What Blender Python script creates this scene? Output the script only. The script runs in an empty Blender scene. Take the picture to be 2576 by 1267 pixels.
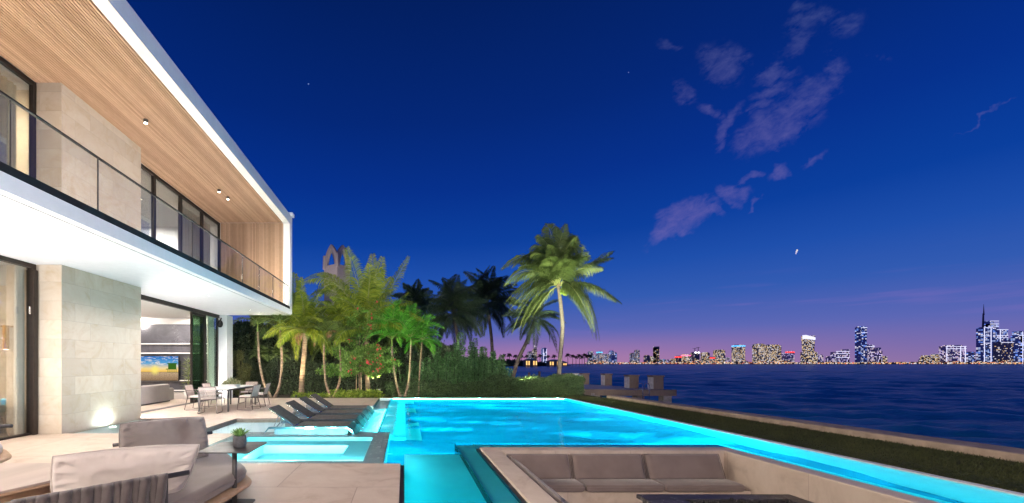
import bpy, math, random
from mathutils import Vector, Matrix, noise
R = math.radians
# ------------------------------------------------------------------ camera
# One-point perspective: the camera looks along +Y, level, 1.55 m above the deck, with a shifted lens.
F, H, VX, VY = 960.0, 1.55, 1017.0, 916.0       # focal length / eye height / vanishing point on a 2576-wide picture
scn = bpy.context.scene
cam_data = bpy.data.cameras.new("camera")
cam_data.sensor_width = 36; cam_data.lens = 36*F/2576
cam_data.shift_x = (1288-VX)/2576; cam_data.shift_y = (VY-633.5)/2576
cam_data.clip_start = .05; cam_data.clip_end = 20000
cam = bpy.data.objects.new("camera", cam_data)
cam.location = (0, 0, H); cam.rotation_euler = (R(90), 0, 0)
scn.collection.objects.link(cam); scn.camera = cam
scn.view_settings.view_transform = 'Standard'; scn.view_settings.look = 'None'
scn.view_settings.exposure = 0; scn.view_settings.gamma = 1
scn.cycles.use_denoising = True
scn.cycles.max_bounces = 8; scn.cycles.diffuse_bounces = 4; scn.cycles.glossy_bounces = 3
scn.cycles.transmission_bounces = 6; scn.cycles.transparent_max_bounces = 16; scn.cycles.volume_bounces = 0
scn.cycles.sample_clamp_indirect = 6; scn.cycles.caustics_reflective = False; scn.cycles.caustics_refractive = False

def lin(c):
    return tuple(((v/255)/12.92 if v/255 <= .04045 else ((v/255+.055)/1.055)**2.4) for v in c)
def P(x, y, z=0.0):                 # a point at height z seen at picture place (x, y)
    Y = F*(H-z)/(y-VY); return Vector(((x-VX)*Y/F, Y, z))
def Q(x, y, Y):                     # a point at distance Y seen at picture place (x, y)
    return Vector(((x-VX)*Y/F, Y, H-(y-VY)*Y/F))

# ------------------------------------------------------------------ world: dusk sky
world = bpy.data.worlds.new("World"); scn.world = world; world.use_nodes = True
nt = world.node_tree; nt.nodes.clear()
class NT:
    def __init__(s, nt): s.nt = nt
    def n(s, typ, **kw):
        nd = s.nt.nodes.new(typ)
        for k, v in kw.items(): setattr(nd, k, v)
        return nd
    def put(s, sock, v):
        if v is None: return
        if isinstance(v, bpy.types.NodeSocket): s.nt.links.new(v, sock)
        else: sock.default_value = v
    def m(s, op, a, b=None, c=None, clamp=False):
        nd = s.n('ShaderNodeMath', operation=op, use_clamp=clamp)
        s.put(nd.inputs[0], a)
        if b is not None: s.put(nd.inputs[1], b)
        if c is not None: s.put(nd.inputs[2], c)
        return nd.outputs[0]
    def vec(s, x, y, z=0.0):
        nd = s.n('ShaderNodeCombineXYZ'); s.put(nd.inputs[0], x); s.put(nd.inputs[1], y); s.put(nd.inputs[2], z); return nd.outputs[0]
    def noise(s, vec, scale, detail=3, rough=.5, dist=0.0, dim='3D', out=0):
        nd = s.n('ShaderNodeTexNoise', noise_dimensions=dim)
        s.put(nd.inputs['Vector'], vec); nd.inputs['Scale'].default_value = scale; nd.inputs['Detail'].default_value = detail
        nd.inputs['Roughness'].default_value = rough; nd.inputs['Distortion'].default_value = dist
        return nd.outputs[out]
    def ramp(s, fac, stops, interp='LINEAR'):
        nd = s.n('ShaderNodeValToRGB'); s.put(nd.inputs[0], fac); cr = nd.color_ramp; cr.interpolation = interp
        while len(cr.elements) < len(stops): cr.elements.new(0.5)
        for e, (p, c) in zip(cr.elements, stops):
            e.position = p; e.color = (*c, 1) if len(c) == 3 else c
        return nd.outputs[0]
    def mix(s, fac, a, b, blend='MIX'):
        nd = s.n('ShaderNodeMix', data_type='RGBA', blend_type=blend)
        s.put(nd.inputs[0], fac)
        s.put(nd.inputs[6], (*a, 1) if isinstance(a, tuple) and len(a) == 3 else a)
        s.put(nd.inputs[7], (*b, 1) if isinstance(b, tuple) and len(b) == 3 else b)
        return nd.outputs[2]
    def maprange(s, v, a, b, c, d, smooth=False):
        nd = s.n('ShaderNodeMapRange', interpolation_type='SMOOTHSTEP' if smooth else 'LINEAR')
        s.put(nd.inputs[0], v)
        for i, q in zip((1, 2, 3, 4), (a, b, c, d)): s.put(nd.inputs[i], q)
        return nd.outputs[0]
W = NT(nt)
tc = W.n('ShaderNodeTexCoord'); sep = W.n('ShaderNodeSeparateXYZ'); nt.links.new(tc.outputs['Generated'], sep.inputs[0])
dx, dy, dz = sep.outputs
hor = W.m('SQRT', W.m('ADD', W.m('MULTIPLY', dx, dx), W.m('MULTIPLY', dy, dy)))
el = W.m('ARCTAN2', dz, hor)                                    # elevation in radians
az = W.m('ARCTAN2', dx, dy)                                     # azimuth, 0 = +Y
fac = W.m('DIVIDE', el, 1.2, clamp=True)
def st(e, c): return (e/1.2, lin(c))
sky_c = W.ramp(fac, [st(0, (138,114,165)), st(.03, (118,107,172)), st(.075, (88,101,180)), st(.15, (46,89,177)), st(.22, (24,77,171)), st(.30, (2,61,157)),
                     st(.42, (0,47,140)), st(.56, (0,38,119)), st(.75, (0,30,97)), st(1.15, (0,20,72))])
warm = W.maprange(W.m('ABSOLUTE', W.m('SUBTRACT', az, .36)), 0.0, .75, 1, 0, True)     # afterglow where the sun went down
glow = W.m('MULTIPLY', warm, W.maprange(el, 0, .09, .34, 0, True))
sky_c = W.mix(glow, sky_c, lin((222,140,172)))
# thin streaks low over the city
stv = W.vec(W.m('MULTIPLY', az, 2.2), W.m('MULTIPLY', el, 26.0))
streak = W.maprange(W.noise(stv, 1.6, 3, .55), .55, .75, 0, 1, True)
streak = W.m('MULTIPLY', streak, W.maprange(W.m('ABSOLUTE', W.m('SUBTRACT', el, .10)), 0, .09, .28, 0, True))
sky_c = W.mix(streak, sky_c, lin((140,112,190)))
# clouds, placed by direction (tangent plane looking along +Y)
u = W.m('DIVIDE', dx, W.m('MAXIMUM', dy, .01)); v = W.m('DIVIDE', dz, W.m('MAXIMUM', dy, .01))
wn = W.noise(W.vec(u, v), 7.0, 4, .6, 0, '3D', 1)
wsep = W.n('ShaderNodeSeparateColor'); nt.links.new(wn, wsep.inputs[0])
uw = W.m('ADD', u, W.m('MULTIPLY', W.m('SUBTRACT', wsep.outputs[0], .5), .12))
vw = W.m('ADD', v, W.m('MULTIPLY', W.m('SUBTRACT', wsep.outputs[1], .5), .12))
CL = [(1055,45,60,30,-20,.55),(1080,110,125,34,-28,.6),(1230,115,75,50,-45,.5),(1005,225,95,32,-30,.6),(425,225,60,18,15,.4),(660,285,85,75,25,.62),
      (480,450,48,52,15,.6),(610,520,60,28,10,.65),(895,350,85,30,-12,.72),(875,425,85,28,-22,.78),(1060,425,130,55,-32,.8),(1190,320,42,75,-10,.6),
      (905,600,190,80,-33,1.0),(670,610,24,110,28,.8),(820,500,80,22,-25,.6),(1075,750,60,20,-38,.7),(896,825,50,26,-35,.9),(775,845,48,16,-22,.9),
      (700,905,72,36,5,.95),(485,1010,130,46,-28,1.0),(400,1085,110,24,-12,.9),(590,975,60,22,20,.8),(810,955,34,10,-28,.7),(1885,552,120,7,-24,.55),(1395,285,60,16,5,.25)]
acc = None
for cx, cy, rx, ry, ang, inten in CL:
    px = 1466.8+.5365*cx; py = .5365*cy
    cu, cv = (px-VX)/F, (VY-py)/F; ru, rv = rx*.5365/F, ry*.5365/F
    a = R(-ang); ca, sa = math.cos(a), math.sin(a)
    du = W.m('SUBTRACT', uw, cu); dv = W.m('SUBTRACT', vw, cv)
    p = W.m('MULTIPLY_ADD', du, ca/ru, W.m('MULTIPLY', dv, sa/ru))
    q = W.m('MULTIPLY_ADD', du, -sa/rv, W.m('MULTIPLY', dv, ca/rv))
    r2 = W.m('ADD', W.m('MULTIPLY', p, p), W.m('MULTIPLY', q, q))
    mk = W.m('MULTIPLY', W.m('SUBTRACT', 1.5, W.m('SQRT', r2)), inten)
    acc = mk if acc is None else W.m('MAXIMUM', acc, mk)
rotv = W.vec(W.m('ADD', W.m('MULTIPLY', u, .85), W.m('MULTIPLY', v, .5)), W.m('MULTIPLY', W.m('SUBTRACT', W.m('MULTIPLY', v, .85), W.m('MULTIPLY', u, .5)), 2.2))
fine = W.noise(rotv, 16.0, 6, .62, .4)
fine2 = W.noise(rotv, 50.0, 4, .65, .3)
dens = W.m('ADD', W.m('MULTIPLY', W.m('SUBTRACT', fine, .5), 2.9), W.m('MULTIPLY', W.m('SUBTRACT', fine2, .5), 1.0))
dens = W.m('ADD', dens, W.m('MINIMUM', acc, .9))
cl = W.maprange(dens, .0, 1.7, 0, .50, False)
cl = W.m('MULTIPLY', cl, W.maprange(acc, -.05, .5, 0, 1, True))
cl = W.m('MULTIPLY', cl, W.m('GREATER_THAN', dy, .05))
sky_c = W.mix(cl, sky_c, W.mix(W.maprange(v, .3, .95, 0, 1), lin((132,114,182)), lin((84,98,156))))
# a few stars
def star(px, py, rad, c, amt):
    global sky_c
    d = W.n('ShaderNodeVectorMath', operation='DISTANCE'); nt.links.new(W.vec(u, v), d.inputs[0]); d.inputs[1].default_value = ((px-VX)/F, (VY-py)/F, 0)
    sky_c = W.mix(W.m('MULTIPLY', W.m('LESS_THAN', d.outputs['Value'], rad/F), amt), sky_c, lin(c))
star(2005.3, 630.5, 2.3, (240,230,225), 1.0); star(2003.6, 634.5, 2.3, (225,215,235), 1.0); star(2002.2, 638.5, 1.9, (190,180,225), 1.0); star(776, 212, 1.8, (120,150,215), .7); star(1581, 183, 1.4, (120,140,210), .6)
bg = W.n('ShaderNodeBackground'); nt.links.new(sky_c, bg.inputs[0]); bg.inputs[1].default_value = 1.0
sky = W.n('ShaderNodeTexSky', sky_type='NISHITA'); sky.sun_disc = False; sky.sun_elevation = R(-4); sky.sun_rotation = R(20)
bg2 = W.n('ShaderNodeBackground'); nt.links.new(sky.outputs[0], bg2.inputs[0]); bg2.inputs[1].default_value = .05
ad = W.n('ShaderNodeAddShader'); nt.links.new(bg.outputs[0], ad.inputs[0]); nt.links.new(bg2.outputs[0], ad.inputs[1])
wo = W.n('ShaderNodeOutputWorld'); nt.links.new(ad.outputs[0], wo.inputs[0])

# the last of the afterglow as one very soft sun
sd = bpy.data.lights.new("afterglow_sun", 'SUN'); sd.energy = .07; sd.angle = R(40); sd.color = (1, .72, .78)
so = bpy.data.objects.new("afterglow_sun", sd); so.rotation_euler = (R(68), 0, R(-150)); scn.collection.objects.link(so)

# ------------------------------------------------------------------ mesh helpers
COL = scn.collection
class MB:
    def __init__(s): s.v = []; s.f = []
    def add(s, vs, fs):
        b = len(s.v); s.v += [tuple(p) for p in vs]; s.f += [tuple(i+b for i in f) for f in fs]; return s
    def box(s, x0, x1, y0, y1, z0, z1):
        if x0 > x1: x0, x1 = x1, x0
        if y0 > y1: y0, y1 = y1, y0
        if z0 > z1: z0, z1 = z1, z0
        return s.add([(x0,y0,z0),(x1,y0,z0),(x1,y1,z0),(x0,y1,z0),(x0,y0,z1),(x1,y0,z1),(x1,y1,z1),(x0,y1,z1)],
                     [(3,2,1,0),(4,5,6,7),(0,1,5,4),(1,2,6,5),(2,3,7,6),(3,0,4,7)])
    def rbox(s, x0, x1, y0, y1, z0, z1, r=.01):      # box with chamfered upper edge
        pts = [(x0,y0),(x1,y0),(x1,y1),(x0,y1)]; c = ((x0+x1)/2, (y0+y1)/2)
        inn = [(x+(r if x < c[0] else -r), y+(r if y < c[1] else -r)) for x, y in pts]
        rings = [[(x,y,z0) for x,y in pts], [(x,y,z1-r) for x,y in pts], [(x,y,z1) for x,y in inn]]
        return s.loft(rings)
    def loft(s, rings, caps=True, closed=True):
        n = len(rings[0]); vs = [p for r in rings for p in r]; fs = []
        for i in range(len(rings)-1):
            for j in range(n if closed else n-1):
                k = (j+1) % n; fs.append((i*n+j, i*n+k, (i+1)*n+k, (i+1)*n+j))
        if caps: fs += [tuple(range(n-1, -1, -1)), tuple(range((len(rings)-1)*n, len(rings)*n))]
        return s.add(vs, fs)
    def prism(s, poly, z0, z1, r=0):
        if r <= 0: return s.loft([[(x,y,z0) for x,y in poly], [(x,y,z1) for x,y in poly]])
        cx = sum(p[0] for p in poly)/len(poly); cy = sum(p[1] for p in poly)/len(poly)
        def sh(k):
            return [(cx+(x-cx)*(1-k/max(.01, math.hypot(x-cx, y-cy))), cy+(y-cy)*(1-k/max(.01, math.hypot(x-cx, y-cy)))) for x, y in poly]
        R_ = []
        for a in (90, 60, 30, 0): R_.append([(x,y,z0+r-r*math.sin(R(a))) for x,y in sh(r-r*math.cos(R(a)))])
        for a in (0, 30, 60, 90): R_.append([(x,y,z1-r+r*math.sin(R(a))) for x,y in sh(r-r*math.cos(R(a)))])
        return s.loft(R_)
    def tube(s, pts, rad, n=8, caps=True):
        pts = [Vector(p) for p in pts]; m = len(pts)
        rad = rad if isinstance(rad, (list, tuple)) else [rad]*m
        rings = []; prev = None
        for i, p in enumerate(pts):
            t = (pts[min(i+1, m-1)]-pts[max(i-1, 0)]).normalized()
            if prev is None:
                a = Vector((0,0,1)) if abs(t.z) < .9 else Vector((1,0,0)); nrm = t.cross(a).normalized()
            else:
                nrm = (prev-t*prev.dot(t)); nrm = nrm.normalized() if nrm.length > 1e-6 else t.orthogonal().normalized()
            prev = nrm; b = t.cross(nrm)
            rings.append([tuple(p+(nrm*math.cos(2*math.pi*k/n)+b*math.sin(2*math.pi*k/n))*rad[i]) for k in range(n)])
        return s.loft(rings, caps)
    def cyl(s, c, r, z0, z1, n=16, r1=None):
        r1 = r if r1 is None else r1
        return s.loft([[(c[0]+r*math.cos(2*math.pi*k/n), c[1]+r*math.sin(2*math.pi*k/n), z0) for k in range(n)],
                       [(c[0]+r1*math.cos(2*math.pi*k/n), c[1]+r1*math.sin(2*math.pi*k/n), z1) for k in range(n)]])
    def ball(s, c, rx, ry=None, rz=None, n=8, m=6):
        ry = ry or rx; rz = rz or rx; rings = []
        for i in range(1, m):
            a = math.pi*i/m-math.pi/2
            rings.append([(c[0]+rx*math.cos(a)*math.cos(2*math.pi*k/n), c[1]+ry*math.cos(a)*math.sin(2*math.pi*k/n), c[2]+rz*math.sin(a)) for k in range(n)])
        return s.loft(rings)
    def quad(s, a, b, c, d): return s.add([a,b,c,d], [(0,1,2,3)])
    def build(s, name, mat, parent=None, smooth=False, bevel=0, kind=None, uv=True, fixn=False, flipz=False):
        me = bpy.data.meshes.new(name); me.from_pydata(s.v, [], s.f); me.validate(); me.update()
        if flipz and me.polygons[0].normal.z < 0: me.flip_normals()
        if fixn:
            import bmesh
            bm = bmesh.new(); bm.from_mesh(me); bmesh.ops.recalc_face_normals(bm, faces=bm.faces); bm.to_mesh(me); bm.free()
        if uv:
            ul = me.uv_layers.new(name="UVMap"); co = me.vertices; data = []
            for p in me.polygons:
                nx, ny, nz = abs(p.normal.x), abs(p.normal.y), abs(p.normal.z)
                for li in p.loop_indices:
                    w = co[me.loops[li].vertex_index].co
                    if nx >= ny and nx >= nz: data += [w.y, w.z]
                    elif ny >= nz: data += [w.x, w.z]
                    else: data += [w.x, w.y]
            ul.data.foreach_set('uv', data)
        if smooth: me.polygons.foreach_set('use_smooth', [True]*len(me.polygons))
        o = bpy.data.objects.new(name, me); COL.objects.link(o); me.materials.append(mat)
        if parent:
            o.parent = parent
            if parent.type == 'EMPTY' and not parent.get('_local'): o.matrix_parent_inverse = Matrix.Translation(-Vector(parent.location))
        if bevel:
            b = o.modifiers.new('bevel', 'BEVEL'); b.width = bevel; b.segments = 2; b.limit_method = 'ANGLE'
        if kind: o['kind'] = kind
        return o
def tag(o, label, cat, group=None, kind=None):
    o['label'] = label; o['category'] = cat
    if group: o['group'] = group
    if kind: o['kind'] = kind
    return o
def thing(name, label, cat, loc=(0,0,0), group=None, rz=0, local=False):
    o = bpy.data.objects.new(name, None); COL.objects.link(o); o.location = loc; o.rotation_euler = (0,0,rz); o.empty_display_size = .1
    if local: o['_local'] = 1
    return tag(o, label, cat, group)
def copy_tree(o, parent=None):
    c = o.copy(); COL.objects.link(c)
    if parent: c.parent = parent
    for ch in [k for k in bpy.data.objects if k.parent == o and k is not c]: copy_tree(ch, c)
    return c
def lamp(typ, name, loc, energy, color=(1,1,1), size=.2, aim=None, spot=60, blend=.6, size_y=None):
    d = bpy.data.lights.new(name, typ); d.energy = energy; d.color = color
    if typ == 'AREA':
        d.size = size
        if size_y: d.shape = 'RECTANGLE'; d.size_y = size_y
        else: d.shape = 'DISK'
    elif typ == 'SPOT': d.spot_size = R(spot); d.spot_blend = blend; d.shadow_soft_size = size
    else: d.shadow_soft_size = size
    o = bpy.data.objects.new(name, d); o.location = loc; COL.objects.link(o)
    if aim is not None: o.rotation_euler = (Vector(aim)-Vector(loc)).to_track_quat('-Z', 'Y').to_euler()
    return o

# ------------------------------------------------------------------ materials
def newmat(name):
    m = bpy.data.materials.new(name); m.use_nodes = True; m.node_tree.nodes.clear(); T = NT(m.node_tree)
    out = T.n('ShaderNodeOutputMaterial'); return m, T, out
def pbr(name, col, rough=.5, metal=0, nscale=6, namt=.12, bump=0, bscale=60, col2=None, coat=0, spec=.5, stretch=(1,1,1), detail=4, sheen=0, emis=None):
    m, T, out = newmat(name); b = T.n('ShaderNodeBsdfPrincipled')
    tcn = T.n('ShaderNodeTexCoord'); mp = T.n('ShaderNodeMapping'); T.nt.links.new(tcn.outputs['Object'], mp.inputs[0]); mp.inputs['Scale'].default_value = stretch
    nz = T.noise(mp.outputs[0], nscale, detail, .55)
    c2 = col2 or tuple(max(0, c*(1-namt*2)) for c in col); c1 = tuple(min(1, c*(1+namt)) for c in col)
    T.put(b.inputs['Base Color'], T.ramp(nz, [(.32, c2), (.68, c1)]))
    T.put(b.inputs['Roughness'], T.maprange(nz, .3, .7, min(1, rough*1.12), rough*.9)); b.inputs['Metallic'].default_value = metal
    b.inputs['Specular IOR Level'].default_value = spec
    if coat: b.inputs['Coat Weight'].default_value = coat
    if sheen: b.inputs['Sheen Weight'].default_value = sheen
    if bump:
        bp = T.n('ShaderNodeBump'); bp.inputs['Strength'].default_value = bump; bp.inputs['Distance'].default_value = .01
        T.put(bp.inputs['Height'], T.noise(mp.outputs[0], bscale, 4, .6)); T.nt.links.new(bp.outputs[0], b.inputs['Normal'])
    if emis: b.inputs['Emission Color'].default_value = (*emis[:3], 1); b.inputs['Emission Strength'].default_value = emis[3]
    T.nt.links.new(b.outputs[0], out.inputs[0]); return m
def stone_tiles(name, base, light, dark, bw=1.2, bh=.6, rough=.55, joint=.004, jointcol=None, veins=.5, bump=.12, wet=False, tone=.2):
    m, T, out = newmat(name); b = T.n('ShaderNodeBsdfPrincipled'); uvn = T.n('ShaderNodeUVMap')
    br = T.n('ShaderNodeTexBrick', offset=.37, offset_frequency=2); T.nt.links.new(uvn.outputs[0], br.inputs['Vector'])
    br.inputs['Scale'].default_value = 1; br.inputs['Brick Width'].default_value = bw; br.inputs['Row Height'].default_value = bh
    br.inputs['Mortar Size'].default_value = joint; br.inputs['Mortar Smooth'].default_value = .1
    br.inputs['Color1'].default_value = (0,0,0,1); br.inputs['Color2'].default_value = (1,1,1,1); br.inputs['Mortar'].default_value = (.5,.5,.5,1)
    sc = T.n('ShaderNodeVectorMath', operation='SCALE'); T.nt.links.new(br.outputs['Color'], sc.inputs[0]); sc.inputs['Scale'].default_value = 37.0
    ad_ = T.n('ShaderNodeVectorMath', operation='ADD'); T.nt.links.new(sc.outputs[0], ad_.inputs[0])
    tcn = T.n('ShaderNodeTexCoord'); T.nt.links.new(tcn.outputs['Object'], ad_.inputs[1])
    n1 = T.noise(ad_.outputs[0], 1.6, 7, .62, 1.6); n2 = T.noise(ad_.outputs[0], 9, 5, .6, .6)
    c = T.ramp(n1, [(.3, dark), (.48, base), (.72, light)])
    sepc = T.n('ShaderNodeSeparateColor'); T.nt.links.new(br.outputs['Color'], sepc.inputs[0])
    c = T.mix(T.m('MULTIPLY', sepc.outputs[0], tone), c, tuple(x*.72 for x in base))
    c = T.mix(T.maprange(n2, .56, .74, 0, veins), c, dark)
    c = T.mix(T.m('MULTIPLY', br.outputs['Fac'], .75), c, jointcol or tuple(x*.5 for x in dark))
    T.put(b.inputs['Base Color'], c); T.put(b.inputs['Roughness'], T.maprange(n2, .3, .7, rough*1.15, rough*.85))
    bp = T.n('ShaderNodeBump'); bp.inputs['Strength'].default_value = bump; bp.inputs['Distance'].default_value = .01
    T.put(bp.inputs['Height'], T.m('SUBTRACT', T.noise(ad_.outputs[0], 28, 5, .6), T.m('MULTIPLY', br.outputs['Fac'], 1.0))); T.nt.links.new(bp.outputs[0], b.inputs['Normal'])
    T.nt.links.new(b.outputs[0], out.inputs[0]); return m
def wood(name, c1, c2, rough=.5, stretch=(18,1.2,18), scale=2.0, sp=.4):
    m, T, out = newmat(name); b = T.n('ShaderNodeBsdfPrincipled')
    tcn = T.n('ShaderNodeTexCoord'); mp = T.n('ShaderNodeMapping'); T.nt.links.new(tcn.outputs['Object'], mp.inputs[0]); mp.inputs['Scale'].default_value = stretch
    gi = T.n('ShaderNodeNewGeometry')
    nz = T.noise(mp.outputs[0], scale, 5, .6, .8)
    f = T.m('ADD', T.m('MULTIPLY', nz, .8), T.m('MULTIPLY', T.m('SUBTRACT', gi.outputs['Random Per Island'], .5), .35))
    T.put(b.inputs['Base Color'], T.ramp(f, [(.2, c2), (.62, c1)])); b.inputs['Roughness'].default_value = rough; b.inputs['Specular IOR Level'].default_value = sp
    bp = T.n('ShaderNodeBump'); bp.inputs['Strength'].default_value = .08; bp.inputs['Distance'].default_value = .004; T.put(bp.inputs['Height'], nz); T.nt.links.new(bp.outputs[0], b.inputs['Normal'])
    T.nt.links.new(b.outputs[0], out.inputs[0]); return m
def glass(name, tint=(1,1,1), refl=1.0, rough=0.0):
    m, T, out = newmat(name)
    tr = T.n('ShaderNodeBsdfTransparent'); tr.inputs[0].default_value = (*tint, 1)
    gl = T.n('ShaderNodeBsdfGlossy'); gl.inputs['Roughness'].default_value = rough
    fr = T.n('ShaderNodeFresnel'); fr.inputs[0].default_value = 1.5
    mx = T.n('ShaderNodeMixShader'); T.put(mx.inputs[0], T.m('MULTIPLY', fr.outputs[0], refl, clamp=True))
    T.nt.links.new(tr.outputs[0], mx.inputs[1]); T.nt.links.new(gl.outputs[0], mx.inputs[2]); T.nt.links.new(mx.outputs[0], out.inputs[0]); return m
def leafmat(name, dark, light, trans=.35, rough=.5, clump=1.2, brown=None):
    m, T, out = newmat(name)
    gi = T.n('ShaderNodeNewGeometry'); tcn = T.n('ShaderNodeTexCoord'); cn = T.noise(tcn.outputs['Object'], clump, 3)
    f = T.m('ADD', T.m('MULTIPLY', gi.outputs['Random Per Island'], .55), T.m('MULTIPLY', cn, .5))
    stops = [(.12, dark), (.85, light)]
    if brown: stops = [(0.0, brown), (.1, dark), (.85, light)]
    c = T.ramp(f, stops)
    b = T.n('ShaderNodeBsdfPrincipled'); T.put(b.inputs['Base Color'], c); b.inputs['Roughness'].default_value = rough; b.inputs['Specular IOR Level'].default_value = .35
    tl = T.n('ShaderNodeBsdfTranslucent'); T.put(tl.inputs[0], c)
    mx = T.n('ShaderNodeMixShader'); mx.inputs[0].default_value = trans
    T.nt.links.new(b.outputs[0], mx.inputs[1]); T.nt.links.new(tl.outputs[0], mx.inputs[2]); T.nt.links.new(mx.outputs[0], out.inputs[0]); return m
def emit(name, col, s=1):
    m, T, out = newmat(name); e = T.n('ShaderNodeEmission'); e.inputs[0].default_value = (*col, 1); e.inputs[1].default_value = s
    T.nt.links.new(e.outputs[0], out.inputs[0]); return m
M = {}
M['white'] = pbr('white_render', (.80,.80,.80), .6, namt=.02, bump=.05, bscale=25)
M['soffit'] = pbr('white_soffit_plaster', (.82,.82,.83), .6, namt=.015, bump=.03, bscale=15)
M['black'] = pbr('black_metal', (.006,.006,.007), .75, namt=.1)
M['bronze'] = pbr('dark_bronze_frame', (.035,.026,.022), .38, .4, namt=.1)
M['steel'] = pbr('brushed_steel', (.55,.57,.6), .25, .9, namt=.05)
M['chrome'] = pbr('chrome', (.75,.77,.8), .12, 1, namt=.02)
M['stone_wall'] = stone_tiles('travertine_wall', (.56,.48,.385), (.61,.55,.47), (.49,.39,.27), 1.15, .42, .5, .0035, (.34,.30,.24), .4, .1, tone=.5)
M['deck'] = stone_tiles('deck_limestone', (.53,.435,.36), (.58,.49,.41), (.44,.345,.27), 1.6, 1.6, .48, .006, (.26,.2,.16), .22, .05, tone=.12)
M['coping'] = stone_tiles('coping_limestone', (.50,.42,.35), (.56,.48,.41), (.40,.32,.26), 1.35, 2.0, .5, .004, (.3,.24,.2), .25, .06, tone=.1)
M['wetstone'] = stone_tiles('wet_stone', (.52,.56,.58), (.6,.64,.66), (.44,.47,.49), 1.2, 1.2, .25, .004, (.26,.27,.28), .2, .03, tone=.1)
M['slat'] = wood('cedar_slat', (.58,.395,.275), (.38,.24,.155), .5)
M['slatback'] = pbr('slat_backing', (.25,.145,.09), .8)
M['teak'] = wood('pale_teak', (.52,.37,.25), (.36,.24,.15), .5, (3,3,14), 2.5)
M['glass'] = glass('clear_glass', (.96,.98,.97), .55)
M['bglass'] = glass('balustrade_glass', (.94,.965,.96), .16)
M['gglass'] = glass('green_tinted_glass', (.86,.95,.88), .3)
M['plaster'] = pbr('pool_plaster', (.72,.80,.84), .6, nscale=1.2, namt=.05, bump=.03, detail=6)
M['fab_light'] = pbr('cream_fabric', (.50,.455,.42), .9, nscale=3, namt=.05, bump=.12, bscale=300, sheen=.3)
M['fab_taupe'] = pbr('taupe_fabric', (.165,.128,.118), .9, nscale=3, namt=.06, bump=.2, bscale=260, sheen=.3)
M['fab_seat'] = pbr('greige_fabric', (.20,.17,.155), .9, nscale=3, namt=.05, bump=.12, bscale=300, sheen=.3)
M['strap'] = pbr('charcoal_strap', (.075,.062,.062), .9, nscale=8, namt=.12, bump=.35, bscale=200, sheen=.3)
M['gunmetal'] = pbr('gunmetal_powdercoat', (.055,.052,.054), .42, .3, namt=.08, bump=.05, bscale=200)
# ================================================================== ground, pool, bay
def rnd(seed): return random.Random(seed)
# --- deck
d = MB()
for r in [(-20,-.06,-4,5.94),(-20,-3.72,5.94,8.5),(-20,-7.62,8.5,10.86),(-6.4,-4.77,8.5,10.86),(-20,-3.54,10.86,14.0),(-20,-1.15,14.0,17.3)]:
    d.box(*r, -.14, 0)
deck = d.build('pool_deck', M['deck'], kind='structure')
g = MB(); g.box(-.06,0,-4,5.97,-.6,-.035); g.box(-.33,0,5.94,5.97,-.6,-.035); g.box(1.34,1.40,-4,7.1,-.6,-.03); g.box(-1.15,-1.12,14.0,17.3,-.6,-.02)
g.build('deck_gutter', pbr('gutter_dark', (.03,.028,.028), .5), kind='structure')
# --- pool basin
b = MB()
b.box(-4.9,7.6,-4,17.6,-1.9,-1.35)
b.box(7.35,7.47,-4,17.42,-1.35,-.012); b.box(-1.12,7.35,17.3,17.42,-1.35,-.012)
b.box(-4.77,-.6,8.95,17.3,-1.35,-.12); b.box(-4.77,-3.7,8.5,8.95,-1.35,-.12)
b.box(-.6,-.28,8.95,17.3,-1.35,-.48); b.box(-.28,.04,8.95,17.3,-1.35,-.74); b.box(.04,.42,8.95,17.3,-1.35,-1.02)
b.box(-.33,.0,7.7,8.95,-1.35,-.98); b.box(0,.36,7.55,8.95,-1.35,-1.15)
b.box(0,1.01,-4,7.0,-1.35,-.36)
b.box(1.01,1.34,-4,7.6,-1.35,-.075); b.box(1.34,6.0,7.1,7.6,-1.35,-.06); b.box(6.0,6.22,-4,7.6,-1.35,-.06)
b.build('pool_basin', M['plaster'], kind='structure')
b = MB()
b.box(-3.7,-.33,5.97,6.28,-1.35,-.05); b.box(-3.7,-.33,8.31,8.95,-1.35,-.05); b.box(-3.7,-3.4,6.28,8.31,-1.35,-.05); b.box(-.68,-.33,6.28,8.31,-1.35,-.05)
b.build('spa_rim', M['wetstone'], kind='structure')
b = MB()
b.box(-3.4,-.68,6.28,6.72,-1.35,-.13); b.box(-3.4,-.68,7.87,8.31,-1.35,-.13); b.box(-3.4,-2.9,6.72,7.87,-1.35,-.13); b.box(-1.15,-.68,6.72,7.87,-1.35,-.13)
b.box(-2.9,-1.15,6.72,7.87,-1.35,-.30)
b.build('spa_bench', M['plaster'], kind='structure')
# --- sheet of water over pool, spa and sun shelf
m, T, out = newmat('pool_water')
rf_ = T.n('ShaderNodeBsdfRefraction'); rf_.inputs['Color'].default_value = (.97,1,1,1); rf_.inputs['IOR'].default_value = 1.33; rf_.inputs['Roughness'].default_value = .0
gl = T.n('ShaderNodeBsdfGlossy'); gl.inputs['Roughness'].default_value = .05
fr = T.n('ShaderNodeFresnel'); fr.inputs[0].default_value = 1.33
tcn = T.n('ShaderNodeTexCoord'); bp = T.n('ShaderNodeBump'); bp.inputs['Strength'].default_value = .08; bp.inputs['Distance'].default_value = .012
T.put(bp.inputs['Height'], T.noise(tcn.outputs['Object'], 3.0, 3, .5))
for q in (gl, fr): T.nt.links.new(bp.outputs[0], q.inputs['Normal'])
mx = T.n('ShaderNodeMixShader'); T.put(mx.inputs[0], T.m('MULTIPLY', fr.outputs[0], .36)); T.nt.links.new(rf_.outputs[0], mx.inputs[1]); T.nt.links.new(gl.outputs[0], mx.inputs[2])
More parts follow.
